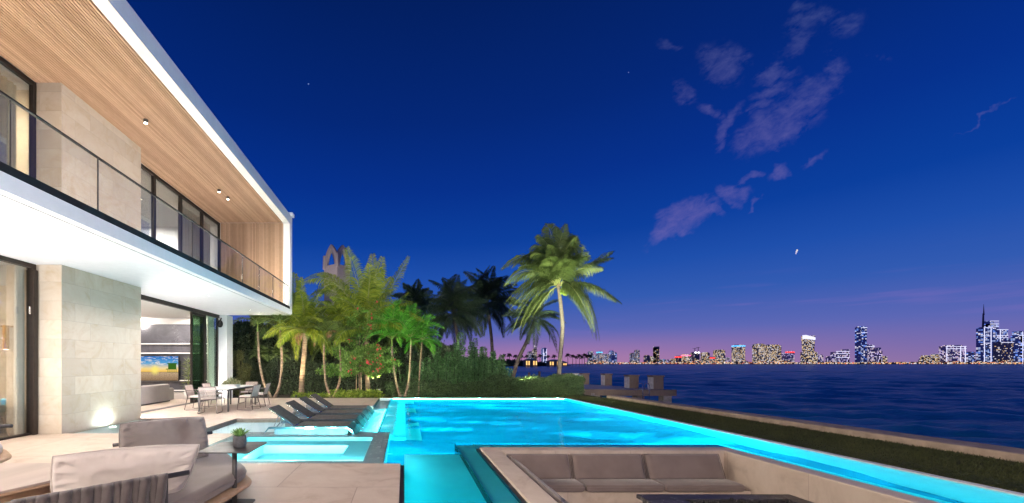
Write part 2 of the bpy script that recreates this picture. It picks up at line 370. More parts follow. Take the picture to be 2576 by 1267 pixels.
va = T.n('ShaderNodeVolumeAbsorption'); va.inputs[0].default_value = (.0,.975,.99,1); va.inputs[1].default_value = .6
T.nt.links.new(mx.outputs[0], out.inputs[0]); T.nt.links.new(va.outputs[0], out.inputs[1]); M['water'] = m
wp = [(0,-3.9),(0,5.97),(-.34,5.97),(-.34,8.97),(-.62,8.97),(-.62,17.32),(7.37,17.32),(7.37,-3.9),(6.225,-3.9),(6.225,7.605),(1.005,7.605),(1.005,-3.9)]
wb = MB(); wb.prism(wp, -1.6, -.03); wb.build('pool_water', M['water'], kind='structure', fixn=True)
m3, T, out = newmat('shelf_water'); tr = T.n('ShaderNodeBsdfTransparent'); tr.inputs[0].default_value = (.84,.96,.98,1); gl = T.n('ShaderNodeBsdfGlossy'); gl.inputs['Roughness'].default_value = .05
fr = T.n('ShaderNodeFresnel'); fr.inputs[0].default_value = 1.33; mx = T.n('ShaderNodeMixShader'); T.put(mx.inputs[0], T.m('MULTIPLY', fr.outputs[0], .35)); T.nt.links.new(tr.outputs[0], mx.inputs[1]); T.nt.links.new(gl.outputs[0], mx.inputs[2]); T.nt.links.new(mx.outputs[0], out.inputs[0])
wb = MB()
for x0, x1, y0, y1 in ((-4.79,-3.72,8.52,10.88),(-3.72,-.34,5.97,6.28),(-3.72,-3.4,6.28,8.31),(-.68,-.34,6.28,8.31),(-3.72,-.34,8.31,8.97),(-3.72,-.62,8.97,10.88),(-3.56,-.62,10.88,14.02),(-1.13,-.62,14.02,17.32)): wb.quad((x0,y0,-.03),(x1,y0,-.03),(x1,y1,-.03),(x0,y1,-.03))
wb.build('shelf_water', m3, kind='structure')
m5 = m3.copy(); m5.name = 'spa_water'; m5.node_tree.nodes['Transparent BSDF'].inputs[0].default_value = (.42,.93,.99,1)
wb = MB(); wb.quad((-3.4,6.28,-.03),(-.68,6.28,-.03),(-.68,8.31,-.03),(-3.4,8.31,-.03)); wb.build('spa_water', m5, kind='structure')
m4, T, out = newmat('ledge_water'); tr = T.n('ShaderNodeBsdfTransparent'); tr.inputs[0].default_value = (.26,.93,1,1); gl = T.n('ShaderNodeBsdfGlossy'); gl.inputs['Roughness'].default_value = .05
fr = T.n('ShaderNodeFresnel'); fr.inputs[0].default_value = 1.33; mx = T.n('ShaderNodeMixShader'); T.put(mx.inputs[0], T.m('MULTIPLY', fr.outputs[0], .6)); T.nt.links.new(tr.outputs[0], mx.inputs[1]); T.nt.links.new(gl.outputs[0], mx.inputs[2]); T.nt.links.new(mx.outputs[0], out.inputs[0])
wb = MB(); wb.add([(x,y,-.03) for x,y in [(1.005,-3.9),(1.34,-3.9),(1.34,7.1),(6.0,7.1),(6.0,-3.9),(6.225,-3.9),(6.225,7.605),(1.005,7.605)]], [tuple(range(8))]); wb.build('ledge_water', m4, kind='structure', flipz=True)
# film of water against the stone wall
b = MB(); b.box(-7.9,-6.4,8.5,10.86,-.3,-.045); b.build('reflecting_basin', M['plaster'], kind='structure')
m2, T, out = newmat('film_water'); tr = T.n('ShaderNodeBsdfTransparent'); tr.inputs[0].default_value = (.86,.96,.95,1); gl = T.n('ShaderNodeBsdfGlossy'); gl.inputs['Roughness'].default_value = .05
fr = T.n('ShaderNodeFresnel'); fr.inputs[0].default_value = 1.33; mx = T.n('ShaderNodeMixShader'); T.put(mx.inputs[0], fr.outputs[0]); T.nt.links.new(tr.outputs[0], mx.inputs[1]); T.nt.links.new(gl.outputs[0], mx.inputs[2]); T.nt.links.new(mx.outputs[0], out.inputs[0])
b = MB(); b.quad((-7.57,8.5,-.02),(-6.4,8.5,-.02),(-6.4,10.86,-.02),(-7.57,10.86,-.02)); b.build('basin_water', m2, kind='structure')
# --- lawn, soil
M['soil'] = pbr('mulch_soil', (.035,.024,.018), .9, nscale=40, namt=.5, bump=.8, bscale=90)
M['turf'] = pbr('turf', (.06,.072,.024), .9, nscale=3, namt=.35, bump=.8, bscale=140, col2=(.032,.04,.014), detail=8)
l = MB(); l.prism([(7.47,-4),(10.4,-4),(9.32,17.7),(9.2,30),(-1.2,30),(-1.2,17.42),(7.47,17.42)], -1.8, -.04); l.build('lawn', M['turf'], kind='structure')
l = MB(); l.prism([(-1.2,17.3),(-1.2,30),(-60,30),(-60,17.3)], -1.8, -.03); l.build('planting_soil', M['soil'], kind='structure')
def blades(name, poly_fn, n, h, seed, mat, z=-.04):
    r = rnd(seed); mb = MB()
    for _ in range(n):
        x, y = poly_fn(r); a = r.uniform(0, 6.28); w = .006+.004*r.random(); hh = h*r.uniform(.5, 1.2); lx, ly = r.gauss(0, .4)*hh, r.gauss(0, .4)*hh
        mb.add([(x-math.cos(a)*w, y-math.sin(a)*w, z), (x+math.cos(a)*w, y+math.sin(a)*w, z), (x+lx, y+ly, z+hh)], [(0,1,2)])
    o = mb.build(name, mat, uv=False); tag(o, 'short dark green grass beside the pool and along the seawall', 'grass', kind='stuff'); return o
M['grass'] = leafmat('grass_blades', (.028,.038,.010), (.11,.125,.04), .25, .6)
def gl_(r):
    y = 4+13.6*(r.random()**1.3); t = (y+4)/21.7; return (r.uniform(7.48, 10.36-1.06*t), y)
blades('grass', gl_, 42000, .05, 5, M['grass'])
def gf_(r): return (r.uniform(-1.1, 9.2), r.uniform(17.45, 18.5))
blades('grass', gf_, 14000, .06, 6, M['grass'])
r = rnd(77); lb = MB()                                     # clover and weeds at the pool edge
for _ in range(5200):
    y = 4.5+12.5*r.random()**1.2; x = 7.5+abs(r.gauss(0, .22)); s_ = r.uniform(.012, .028); a = r.uniform(0, 6.28); z = -.04+r.uniform(.01, .09)
    lb.add([(x,y,z),(x+s_*math.cos(a),y+s_*math.sin(a),z+.006),(x+s_*1.6*math.cos(a+.6),y+s_*1.6*math.sin(a+.6),z+r.uniform(-.01,.02)),(x+s_*math.cos(a+1.2),y+s_*math.sin(a+1.2),z+.004)], [(0,1,2,3)])
o = lb.build('ground_cover', leafmat('clover', (.02,.03,.008), (.09,.11,.05), .3), uv=False); tag(o, 'creeping weeds along the outer rim of the pool', 'ground cover', kind='stuff')
# --- seawall
M['cap'] = pbr('seawall_concrete', (.46,.36,.27), .8, nscale=6, namt=.12, bump=.5, bscale=90, detail=8)
sw = MB(); inner = [(10.35,-4),(9.95,6.1),(9.33,17.6)]; outer = [(11.15,-4),(10.66,6.1),(9.74,17.6)]
n = 40; ring = []
for i in range(n+1):
    t = i/n
    def lerp(pl):
        if t < .45: k = t/.45; A, B = pl[0], pl[1]
        else: k = (t-.45)/.55; A, B = pl[1], pl[2]
        return (A[0]+(B[0]-A[0])*k, A[1]+(B[1]-A[1])*k)
    a, c = lerp(inner), lerp(outer); j = .006*math.sin(i*2.1)
    ring.append([(a[0],a[1],-1.9),(a[0]+j,a[1],.075),(a[0]+.025,a[1],.095),(c[0]-.02,c[1],.095),(c[0],c[1],.07),(c[0],c[1],-1.9)])
sw.loft(ring); tag(sw.build('seawall', M['cap']), 'long tan concrete seawall cap between the lawn and the bay', 'seawall')
# --- bay
m, T, out = newmat('bay_water'); df = T.n('ShaderNodeBsdfDiffuse'); gl = T.n('ShaderNodeBsdfGlossy'); gl.inputs['Roughness'].default_value = .16
tcn = T.n('ShaderNodeTexCoord'); mp = T.n('ShaderNodeMapping'); mp.inputs['Scale'].default_value = (.6,1.0,1); T.nt.links.new(tcn.outputs['Object'], mp.inputs[0])
n1 = T.noise(mp.outputs[0], 2.2, 6, .65, .5); n3 = T.noise(mp.outputs[0], .03, 4, .6, .5)
bp = T.n('ShaderNodeBump'); bp.inputs['Strength'].default_value = .8; bp.inputs['Distance'].default_value = .12; T.put(bp.inputs['Height'], n1)
T.nt.links.new(bp.outputs[0], df.inputs['Normal']); T.nt.links.new(bp.outputs[0], gl.inputs['Normal'])
T.put(df.inputs[0], T.ramp(n3, [(.35, (.012,.22,.36)), (.65, (.03,.32,.52))]))
lw = T.n('ShaderNodeFresnel'); lw.inputs[0].default_value = 1.5; T.nt.links.new(bp.outputs[0], lw.inputs['Normal'])
mx = T.n('ShaderNodeMixShader'); T.put(mx.inputs[0], T.m('MULTIPLY', lw.outputs[0], .55))
T.nt.links.new(df.outputs[0], mx.inputs[1]); T.nt.links.new(gl.outputs[0], mx.inputs[2]); T.nt.links.new(mx.outputs[0], out.inputs[0]); M['bay'] = m
import numpy as np
def bay_mesh():
    rg = np.random.RandomState(3); NR, NC = 560, 620
    Yr = 4.0*np.exp(np.linspace(0, math.log(2300/4.0), NR)); U = np.linspace(-.75, 2.3, NC)
    Yg, Ug = np.meshgrid(Yr, U, indexing='ij'); Xg = Yg*Ug; sp = Yg*(Yr[1]/Yr[0]-1); Zg = np.zeros_like(Yg)
    for k in range(70):
        lam = .7*1.11**k if k < 55 else 8*rg.rand()+1.2
        ang = rg.normal(0, .55)+math.pi/2+.15; ph = rg.rand()*6.28; amp = .0082*lam**.82 if lam < 3 else .0202*(lam/3)**.35
        fade = np.clip((lam/sp-2.5)/2.5, 0, 1)*np.clip(2.2-lam/(sp*9+1.6), 0, 1)
        Zg += amp*fade*np.sin((Xg*math.cos(ang)+Yg*math.sin(ang))*2*math.pi/lam+ph+1.3*np.sin(Xg*.9/lam+k))
    co = np.stack([Xg, Yg, Zg-1.0], -1).reshape(-1, 3)
    i, j = np.meshgrid(np.arange(NR-1), np.arange(NC-1), indexing='ij'); a0 = (i*NC+j).ravel(); q = np.stack([a0, a0+1, a0+NC+1, a0+NC], -1)
    me = bpy.data.meshes.new('bay_water'); me.vertices.add(len(co)); me.vertices.foreach_set('co', co.ravel().astype('f')); nq = len(q)
    me.loops.add(nq*4); me.loops.foreach_set('vertex_index', q.ravel().astype('i')); me.polygons.add(nq); me.polygons.foreach_set('loop_start', (np.arange(nq)*4).astype('i'))
    me.polygons.foreach_set('use_smooth', np.ones(nq, dtype=bool)); me.update(calc_edges=True); me.validate(); me.materials.append(M['bay'])
    o = bpy.data.objects.new('bay_water', me); COL.objects.link(o); o['kind'] = 'structure'; return o
bay_mesh()
fs = MB(); fs.box(-3000,5000,2010,2600,-3,.8); fs.build('far_shore', pbr('far_shore', (.02,.02,.025), .9), kind='structure')
isl = MB(); pts = []
for i in range(36):
    a = 2*math.pi*i/36; k = 1+.12*math.sin(3*a)+.06*math.sin(7*a+1); pts.append((-20+195*k*math.cos(a), 430+60*k*math.sin(a)))
isl.prism(pts, -3, -.3); isl.build('island_ground', pbr('island_ground', (.02,.024,.012), .9), kind='structure')

# ================================================================== house
hs = thing('modern_house', 'white two storey modern villa with timber slatted balcony ceiling and stone pier', 'house', (-8,5,0))
def hp(mb, name, mat, parent=None, **k): return mb.build(name, mat, parent or hs, **k)
XB, XF = -8.13, -5.07            # upper window plane / outer face
YE = 17.26                       # end of the overhang
# stone pier
b = MB(); b.box(-8.12,-7.57,8.43,10.97,-.12,3.74); b.box(-11,-8.12,8.46,10.94,-.05,3.74); hp(b, 'stone_wall', M['stone_wall'])
b = MB(); b.box(-8.12,-7.57,8.43,10.97,3.98,7.8); b.box(-11,-8.12,8.46,10.94,3.98,7.8); hp(b, 'stone_wall', M['stone_wall'])
# slab / lower soffit + fascia
b = MB(); b.box(-16,XF,-6,YE,3.745,3.98); sl = hp(b, 'floor_slab', M['soffit'])
b = MB(); b.box(-5.24,-5.225,-6,17.0,3.735,3.75); hp(b, 'drip_groove', pbr('groove', (.5,.5,.51), .7), sl)
b = MB(); b.box(-5.11,XF+.006,-6,16.9,3.975,4.09); hp(b, 'balustrade_channel', M['black'])
# roof
b = MB(); b.box(-16,XF,-6,YE,7.83,8.18); rf = hp(b, 'roof', M['white'])
b = MB(); b.box(-5.35,XF-.003,-6,16.9,7.77,7.835); hp(b, 'roof_trim', M['white'])
b = MB(); b.box(-5.2,-4.98,17.0,17.3,8.16,8.3); hp(b, 'roof_cap', M['white'], rf)
# end wall, with slats
b = MB(); b.box(-16,XF-.001,16.9,YE-.001,3.98,7.83); hp(b, 'end_wall', M['white'])
b = MB(); b.box(-8.1,-5.36,16.86,16.9,3.98,7.76); bk = hp(b, 'slat_backing', M['slatback'])
b = MB(); x = -8.09
while x < -5.38: b.box(x, x+.036, 16.815, 16.86, 3.99, 7.755); x += .06
sp_ = hp(b, 'slat_panel', M['slat'])
b = MB(); b.box(-8.13,-5.352,-3,16.86,7.80,7.83); hp(b, 'ceiling_backing', M['slatback'])
b = MB(); x = -8.12
while x < -5.37: b.box(x, x+.036, -3, 16.81, 7.755, 7.80); x += .06
hp(b, 'slat_ceiling', M['slat'])
# balustrade: glass panels and handrail
ys = [-1.0,.71,2.12,3.52,4.93,6.345,7.76,9.17,10.58,12.0,13.4,14.8,16.2,16.88]
rail = MB(); rail.box(-5.115,-5.075,-1,16.8,4.965,4.99); hr = hp(rail, 'handrail', M['black'])
for a, c in zip(ys, ys[1:]):
    g = MB(); g.box(-5.10,-5.088,a+.006,c-.006,4.08,4.965); hp(g, 'glass_panel', M['bglass'])
    e = MB(); e.box(-5.103,-5.085,c-.006,c+.006,4.086,4.964); hp(e, 'panel_joint', M['steel'] if c > 11 else M['gunmetal'])
# upper windows
def window_row(X, y0, y1, z0, z1, mull, fw=.11, depth=.09, mat=None, gmat=None, parent=None):
    for i, (a, c) in enumerate(zip(mull, mull[1:])):
        f = MB(); f.box(X-depth, X, a, c, z0, z0+.06); f.box(X-depth, X, a, c, z1-.09, z1)
        f.box(X-depth, X, a, a+fw*.5, z0+.06, z1-.09); f.box(X-depth, X, c-fw*.5, c, z0+.06, z1-.09)
        wd = hp(f, 'window', mat or M['bronze'])
        g = MB(); g.box(X-.05, X-.042, a+fw*.5, c-fw*.5, z0+.06, z1-.09); hp(g, 'pane', gmat or M['glass'], wd)
window_row(XB, 0, 0, 4.0, 7.75, [10.97,12.45,13.93,15.4,16.86])
window_row(XB, 0, 0, 4.0, 7.75, [-1.0,1.9,4.9,6.95,8.43], fw=.14)
# ground floor left glazing
window_row(-8.13, 0, 0, -.02, 3.74, [-2,1.2,4.9,8.43], fw=.2, depth=.12)
b = MB(); b.box(-8.10,-8.06,8.30,8.40,.0,3.6); hp(b, 'door_track', M['bronze'])
h_ = MB(); h_.box(-8.055,-8.03,8.19,8.21,2.62,2.78); hp(h_, 'door_handle', M['steel'])
# ground floor right: header, track, open side, stacked leaves, fixed glass
b = MB(); b.box(-8.42,-8.30,10.97,17.15,3.60,3.742); hd = hp(b, 'door_frame', M['bronze'])
b = MB(); b.box(-8.52,-8.28,10.97,17.15,-.004,.012); hp(b, 'door_threshold', M['gunmetal'])
for k in range(4):
    f = MB(); X = -8.34-.06*k; ya, yb = 14.95+.10*k, 16.0+.02*k
    f.box(X-.04, X, ya, ya+.09, .01, 3.6); f.box(X-.04, X, yb-.09, yb, .01, 3.6); f.box(X-.04, X, ya+.09, yb-.09, .01, .1); f.box(X-.04, X, ya+.09, yb-.09, 3.5, 3.6)
    dr = hp(f, 'sliding_door', M['bronze']); g = MB(); g.box(X-.024, X-.016, ya+.09, yb-.09, .1, 3.5); hp(g, 'pane', M['gglass'], dr)
f = MB(); f.box(-8.40,-8.34,16.0,16.06,.01,3.6); f.box(-8.40,-8.34,17.03,17.13,.01,3.6); f.box(-8.40,-8.34,16.06,17.03,.01,.1)
dr = hp(f, 'sliding_door', M['bronze']); g = MB(); g.box(-8.375,-8.365,16.06,17.03,.1,3.6); hp(g, 'pane', M['gglass'], dr)
b = MB(); b.box(-8.36,-7.98,17.16,17.75,-.03,3.744); hp(b, 'column', M['white'])
# added roof wing, unseen behind the viewpoint, to carry fill lamps
b = MB(); b.box(-5.06,9.0,-7,-1.6,3.745,4.0); wg = hp(b, 'added_terrace_roof', M['soffit'])
for x, y in ((8.8,-1.8),(8.8,-6.8),(2,-6.8)): b = MB(); b.box(x-.15,x+.15,y-.15,y+.15,-.05,3.745); hp(b, 'column', M['white'])
# ---- interior shell
M['inwhite'] = pbr('interior_white', (.80,.78,.75), .7, namt=.01)
M['inwarm'] = pbr('interior_warm', (.62,.52,.38), .7, namt=.03)
M['marble'] = None
m, T, out = newmat('grey_marble'); b_ = T.n('ShaderNodeBsdfPrincipled'); tcn = T.n('ShaderNodeTexCoord')
nz = T.noise(tcn.outputs['Object'], 1.3, 6, .6, 1.5); vn = T.m('ABSOLUTE', T.m('SUBTRACT', T.noise(tcn.outputs['Object'], 2.2, 5, .65, 2.2), .5))
c = T.ramp(nz, [(.3,(.04,.04,.05)),(.7,(.085,.085,.10))]); c = T.mix(T.m('MULTIPLY', T.maprange(vn, 0, .006, .5, 0), T.maprange(T.noise(tcn.outputs['Object'], .9, 2), .5, .62, 0, 1)), c, (.5,.5,.52))
T.put(b_.inputs['Base Color'], c); b_.inputs['Roughness'].default_value = .3; T.nt.links.new(b_.outputs[0], out.inputs[0]); M['marble'] = m
b = MB()
b.box(-16,-8.52,10.97,17.6,-.14,-.002); b.box(-16,-8.25,-4,8.43,-.14,-.001)
fl = hp(b, 'interior_floor', pbr('interior_floor', (.50,.42,.36), .28, nscale=2, namt=.06))
b = MB(); b.box(-16,-8.42,10.97,17.15,3.6,3.7); hp(b, 'interior_ceiling', M['inwhite'])
b = MB(); b.box(-16,-15.8,-4,17.4,-.1,7.83); hp(b, 'rear_wall', M['inwhite'])
b = MB(); b.box(-15.8,-8.75,17.18,17.4,0,3.6); hp(b, 'partition_wall', M['inwhite'])
b = MB(); b.box(-15.8,-11,9.4,9.6,0,3.744); hp(b, 'partition_wall', M['inwhite'])
b = MB(); b.box(-15.8,-11,9.4,9.6,3.98,7.83); hp(b, 'partition_wall', M['inwhite'])
b = MB(); b.box(-15.8,-8.2,-4.2,-4.01,0,3.744); hp(b, 'partition_wall', M['inwhite'])
mw = MB(); mw.box(-15.8,-8.75,17.10,17.17,.28,3.32); mo = hp(mw, 'marble_wall', M['marble'])
for z in (2.42, 2.0, .78, .34):
    s_ = MB(); s_.box(-15.8,-8.80,17.0,17.095,z,z+.045); hp(s_, 'wall_ledge', M['inwhite'], mo)
b = MB(); b.box(-15.8,-8.75,16.75,17.1,0,.26); hp(b, 'low_console', M['fab_light'])
# upper interior ceilings & walls
b = MB(); b.box(-15.8,XB-.1,-4,16.9,7.62,7.7); hp(b, 'interior_ceiling', M['inwhite'])
b = MB(); b.box(-15.8,XB-.1,-4,16.9,3.98,3.99); hp(b, 'interior_floor', M['inwhite'])
b = MB(); b.box(-15.8,-11.5,13.8,14.0,3.99,6.5); hp(b, 'partition_wall', M['inwhite'])
# curtains (pleated)
def curtain(name, X, y0, y1, z0, z1, mat, parent, n=9, amp=.045):
    mb = MB(); N = n*8; rings = []
    for i in range(N+1):
        y = y0+(y1-y0)*i/N; k = amp*math.sin(i/8*2*math.pi)+.015*math.sin(i*.7)
        rings.append([(X+k, y, z0), (X+k*.9, y, (z0+z1)/2), (X+k*.7, y, z1)])
    mb.loft(rings, caps=False, closed=False); return hp(mb, name, mat, smooth=True)
M['curtain'] = pbr('linen_curtain', (.62,.60,.54), .9, nscale=30, namt=.04, bump=.1, bscale=200)
M['curtain_warm'] = pbr('warm_linen_curtain', (.60,.50,.36), .9, nscale=30, namt=.04)
curtain('curtain', XB-.35, 14.3, 16.7, 4.0, 7.6, M['curtain'], hs, 12)
curtain('curtain', -8.50, 16.5, 17.05, .01, 3.6, M['curtain'], hs, 6)
curtain('curtain', -8.30, 8.13, 8.34, .01, 3.7, M['curtain'], hs, 5)
curtain('curtain', XB-.3, 7.75, 8.3, 4.0, 7.6, M['curtain_warm'], hs, 4)
# cylinder downlights on the slatted ceiling
M['lampglow'] = emit('lamp_glow', (1,.86,.7), 14)
for X, Y in ((-6.57,9.7),(-6.6,13.6),(-6.56,14.2)):
    c_ = MB(); c_.cyl((X,Y), .055, 7.67, 7.755, 16); dl = hp(c_, 'downlight', M['gunmetal'], smooth=False)
    c_ = MB(); c_.cyl((X,Y), .04, 7.663, 7.669, 16); hp(c_, 'bulb', M['lampglow'], dl)
for X, Y in ((-5.93,5.8),(-5.85,9.2),(-6.3,12.3),(-6.3,15.6)):
    c_ = MB(); c_.cyl((X,Y), .03 if Y < 6 else .012, 3.738, 3.7445, 14); hp(c_, 'recessed_light', M['lampglow'])
# round wall speaker near the column
s_ = MB(); s_.tube([(-8.2,17.1,3.6),(-8.2,17.0,3.45)], .03, 8); s_.ball((-8.2,16.98,3.33), .13, .10, .17, 12, 8); hp(s_, 'wall_speaker', M['black'], smooth=True)
# lights of the house (recessed lamps, coves, ceiling lamps), plus added fill lamps
WARM = (1,.80,.62); SOFTW = (1,.90,.84)
for X, Y in ((-5.93,5.8),(-5.85,9.2),(-6.3,12.3),(-6.3,15.6),(-6.9,2.4)): lamp('SPOT', 'soffit_lamp', (X,Y,3.72), 200 if Y == 9.2 else 560, SOFTW, .02, (X+.6,Y,0), 165, .6)
for X in (-4.2,-2.0,.3,2.6,4.9): 
    lamp('AREA', 'terrace_fill_lamp', (X,-1.9,3.72), 270, (1,.84,.72), .3, (X-.2,3.8,0)); c_ = MB(); c_.cyl((X,-1.9), .06, 3.735, 3.7445, 14); hp(c_, 'recessed_light', M['lampglow'])  # added fill for the foreground, with glowing discs, all behind the viewpoint
bl = lamp('AREA', 'balcony_strip_lamp', (-5.28,5.5,4.12), 720, (1,.84,.70), .10, size_y=22); bl.rotation_euler = (0, R(160), 0)
for Y in (11.5, 14.5): lamp('AREA', 'living_ceiling_lamp', (-12,Y,3.55), 230, SOFTW, 2.2, (-12,Y,0))
lamp('AREA', 'curtain_fill_lamp', (-9.6,16.0,3.5), 110, SOFTW, .3, (-8.9,16.6,0))  # added fill to brighten the curtain behind the fixed glass
for p_, e_ in (((-6.62,9.2,-.035),14),((-7.6,4.8,.06),330),((-7.0,1.5,.06),200),((-8.05,16.8,.05),60),((-7.78,11.2,.05),130)): lamp('AREA', 'soffit_fill_lamp', p_, e_, (1,.97,.95), .16, (p_[0]+1.8,p_[1]+.3,3.7))  # added fill lamps to whiten the soffit
lamp('AREA', 'cove_lamp', (-12,16.6,3.3), 35, SOFTW, .2, (-12,17.2,3.6), size_y=.2)
for Y in (2.5, 6.2): lamp('AREA', 'dining_ceiling_lamp', (-11.5,Y,3.6), 600, WARM, 2.0, (-11.5,Y,0))
for Y in (12.2, 15.4): lamp('AREA', 'upper_room_lamp', (-11,Y,7.55), 480, SOFTW, .5, (-11,Y,4))
for Y in (3, 7): lamp('AREA', 'upper_suite_lamp', (-10,Y,7.55), 650, (1,.76,.5), 1.6, (-10,Y,4))
lamp('AREA', 'wall_uplight', (-7.38,9.66,-.03), 13, (.92,1,.97), .12, (-7.50,9.66,3.2))
up = MB(); up.cyl((-7.38,9.66), .07, -.088, -.045, 16); hp(up, 'uplight', emit('uplight_glow', (.9,1,.98), 30))
# pool lamps
PC = (.05,.90,1.0)
def strip(x0, x1, y0, y1, z, aim, e, col=PC, w=.06):
    L_ = max(x1-x0, y1-y0); c_ = Vector(((x0+x1)/2, (y0+y1)/2, z)); d = bpy.data.lights.new('pool_strip_lamp', 'AREA'); d.shape = 'RECTANGLE'; d.size = L_ if x1-x0 > y1-y0 else w; d.size_y = w if x1-x0 > y1-y0 else L_; d.energy = e; d.color = col
    o = bpy.data.objects.new('pool_strip_lamp', d); COL.objects.link(o); o.location = c_
    if x1-x0 > y1-y0: o.rotation_euler = (R(aim), 0, 0)          # tilt about X: + throws light towards +Y
    else: o.rotation_euler = (0, R(-aim), 0)                     # tilt about Y: + throws light towards +X
# linear lights under the water's edge, thrown down and away from the wall they sit on
strip(1.5,5.9,7.64,7.64,-.20,72,60000)
strip(-.2,-.2,9.2,17.0,-.52,72,30000)
strip(-.5,7.2,17.26,17.26,-.12,-58,24000)
strip(7.3,7.3,8.5,17.0,-.12,-50,2600)
strip(6.26,6.26,.5,7.4,-.12,50,2600, (.4,.95,1))
strip(.1,.95,7.05,7.05,-.40,38,5000, (.25,.95,1))
strip(-.28,-.28,6.3,7.5,-.12,50,350, (.2,.85,1))
strip(.05,.05,1.5,6.8,-.10,60,4200, (.02,.85,1))
strip(-.66,-.66,9.2,13.9,-.05,-72,70)
for y in (10.2,12.2,14.6): lamp('AREA', 'step_lamp', (-.57,y,-.34), 60, (.8,.97,1), .12, (.1,y,-.75))
for loc, aim, e in [((-2.0,6.3,-.09),(-2,8,-.2),9),((-2.6,6.75,-.2),(-2.4,8,-.28),6),((-1.4,6.75,-.2),(-1.5,8,-.28),6),((-3.0,6.3,-.09),(-3,8,-.2),6),((-1.0,6.3,-.09),(-1.0,8,-.2),6)]:
    lamp('AREA', 'spa_lamp', loc, e*7, (.3,.95,1), .07, aim)
# ================================================================== sunken lounge
pit = thing('sunken_lounge', 'sunken limestone seating pit with broad coping set in the pool', 'seating pit', (3.7,3.5,-.92))
b = MB(); b.box(1.40,1.72,-4,6.83,-.92,0); b.box(1.40,6.0,6.83,7.1,-.92,0); b.box(5.72,6.0,-4,6.83,-.92,0); b.build('coping', M['coping'], pit, bevel=.012)
b = MB(); b.box(1.72,5.72,-4,6.83,-1.05,-.92); b.build('pit_floor', M['deck'], pit)
b = MB(); b.box(2.32,5.72,6.30,6.83,-.92,-.55); b.box(1.72,2.32,-4,6.83,-.92,-.55); b.build('bench', M['coping'], pit)

# added fill spots, out of view on the wing's edge, brightening the garden
for (x,y,z), aim, e, sp in (((2.6,-1.7,3.65),(-1.8,18.4,3.8),24000,36),((4.9,-1.7,3.65),(9.0,22,5.0),28000,32),((2.6,-1.7,3.65),(4.5,19.5,1.5),9000,26),((-3.0,-1.7,3.65),(15.5,28,0),10000,16),((8.8,-1.7,3.65),(9.8,12,0),15000,46)):
    lamp('SPOT', 'garden_fill_lamp', (x,y,z), e, (1,.95,.74), .08, aim, sp, .8)
# added bollard out of view, fill light for the white facade bands and undersides
fb = MB(); fb.cyl((8.7,-1.4), .07, -.04, .62, 12); fb.cyl((8.7,-1.4), .10, .62, .70, 12)
tag(fb.build('added_bollard', M['gunmetal']), 'added bollard fill light, out of view, aimed at the white house front', 'floodlight')
lamp('SPOT', 'facade_fill_lamp', (8.5,-1.3,.75), 5200, (.74,.90,1), .15, (-5,8.5,7.4), 52, .4)
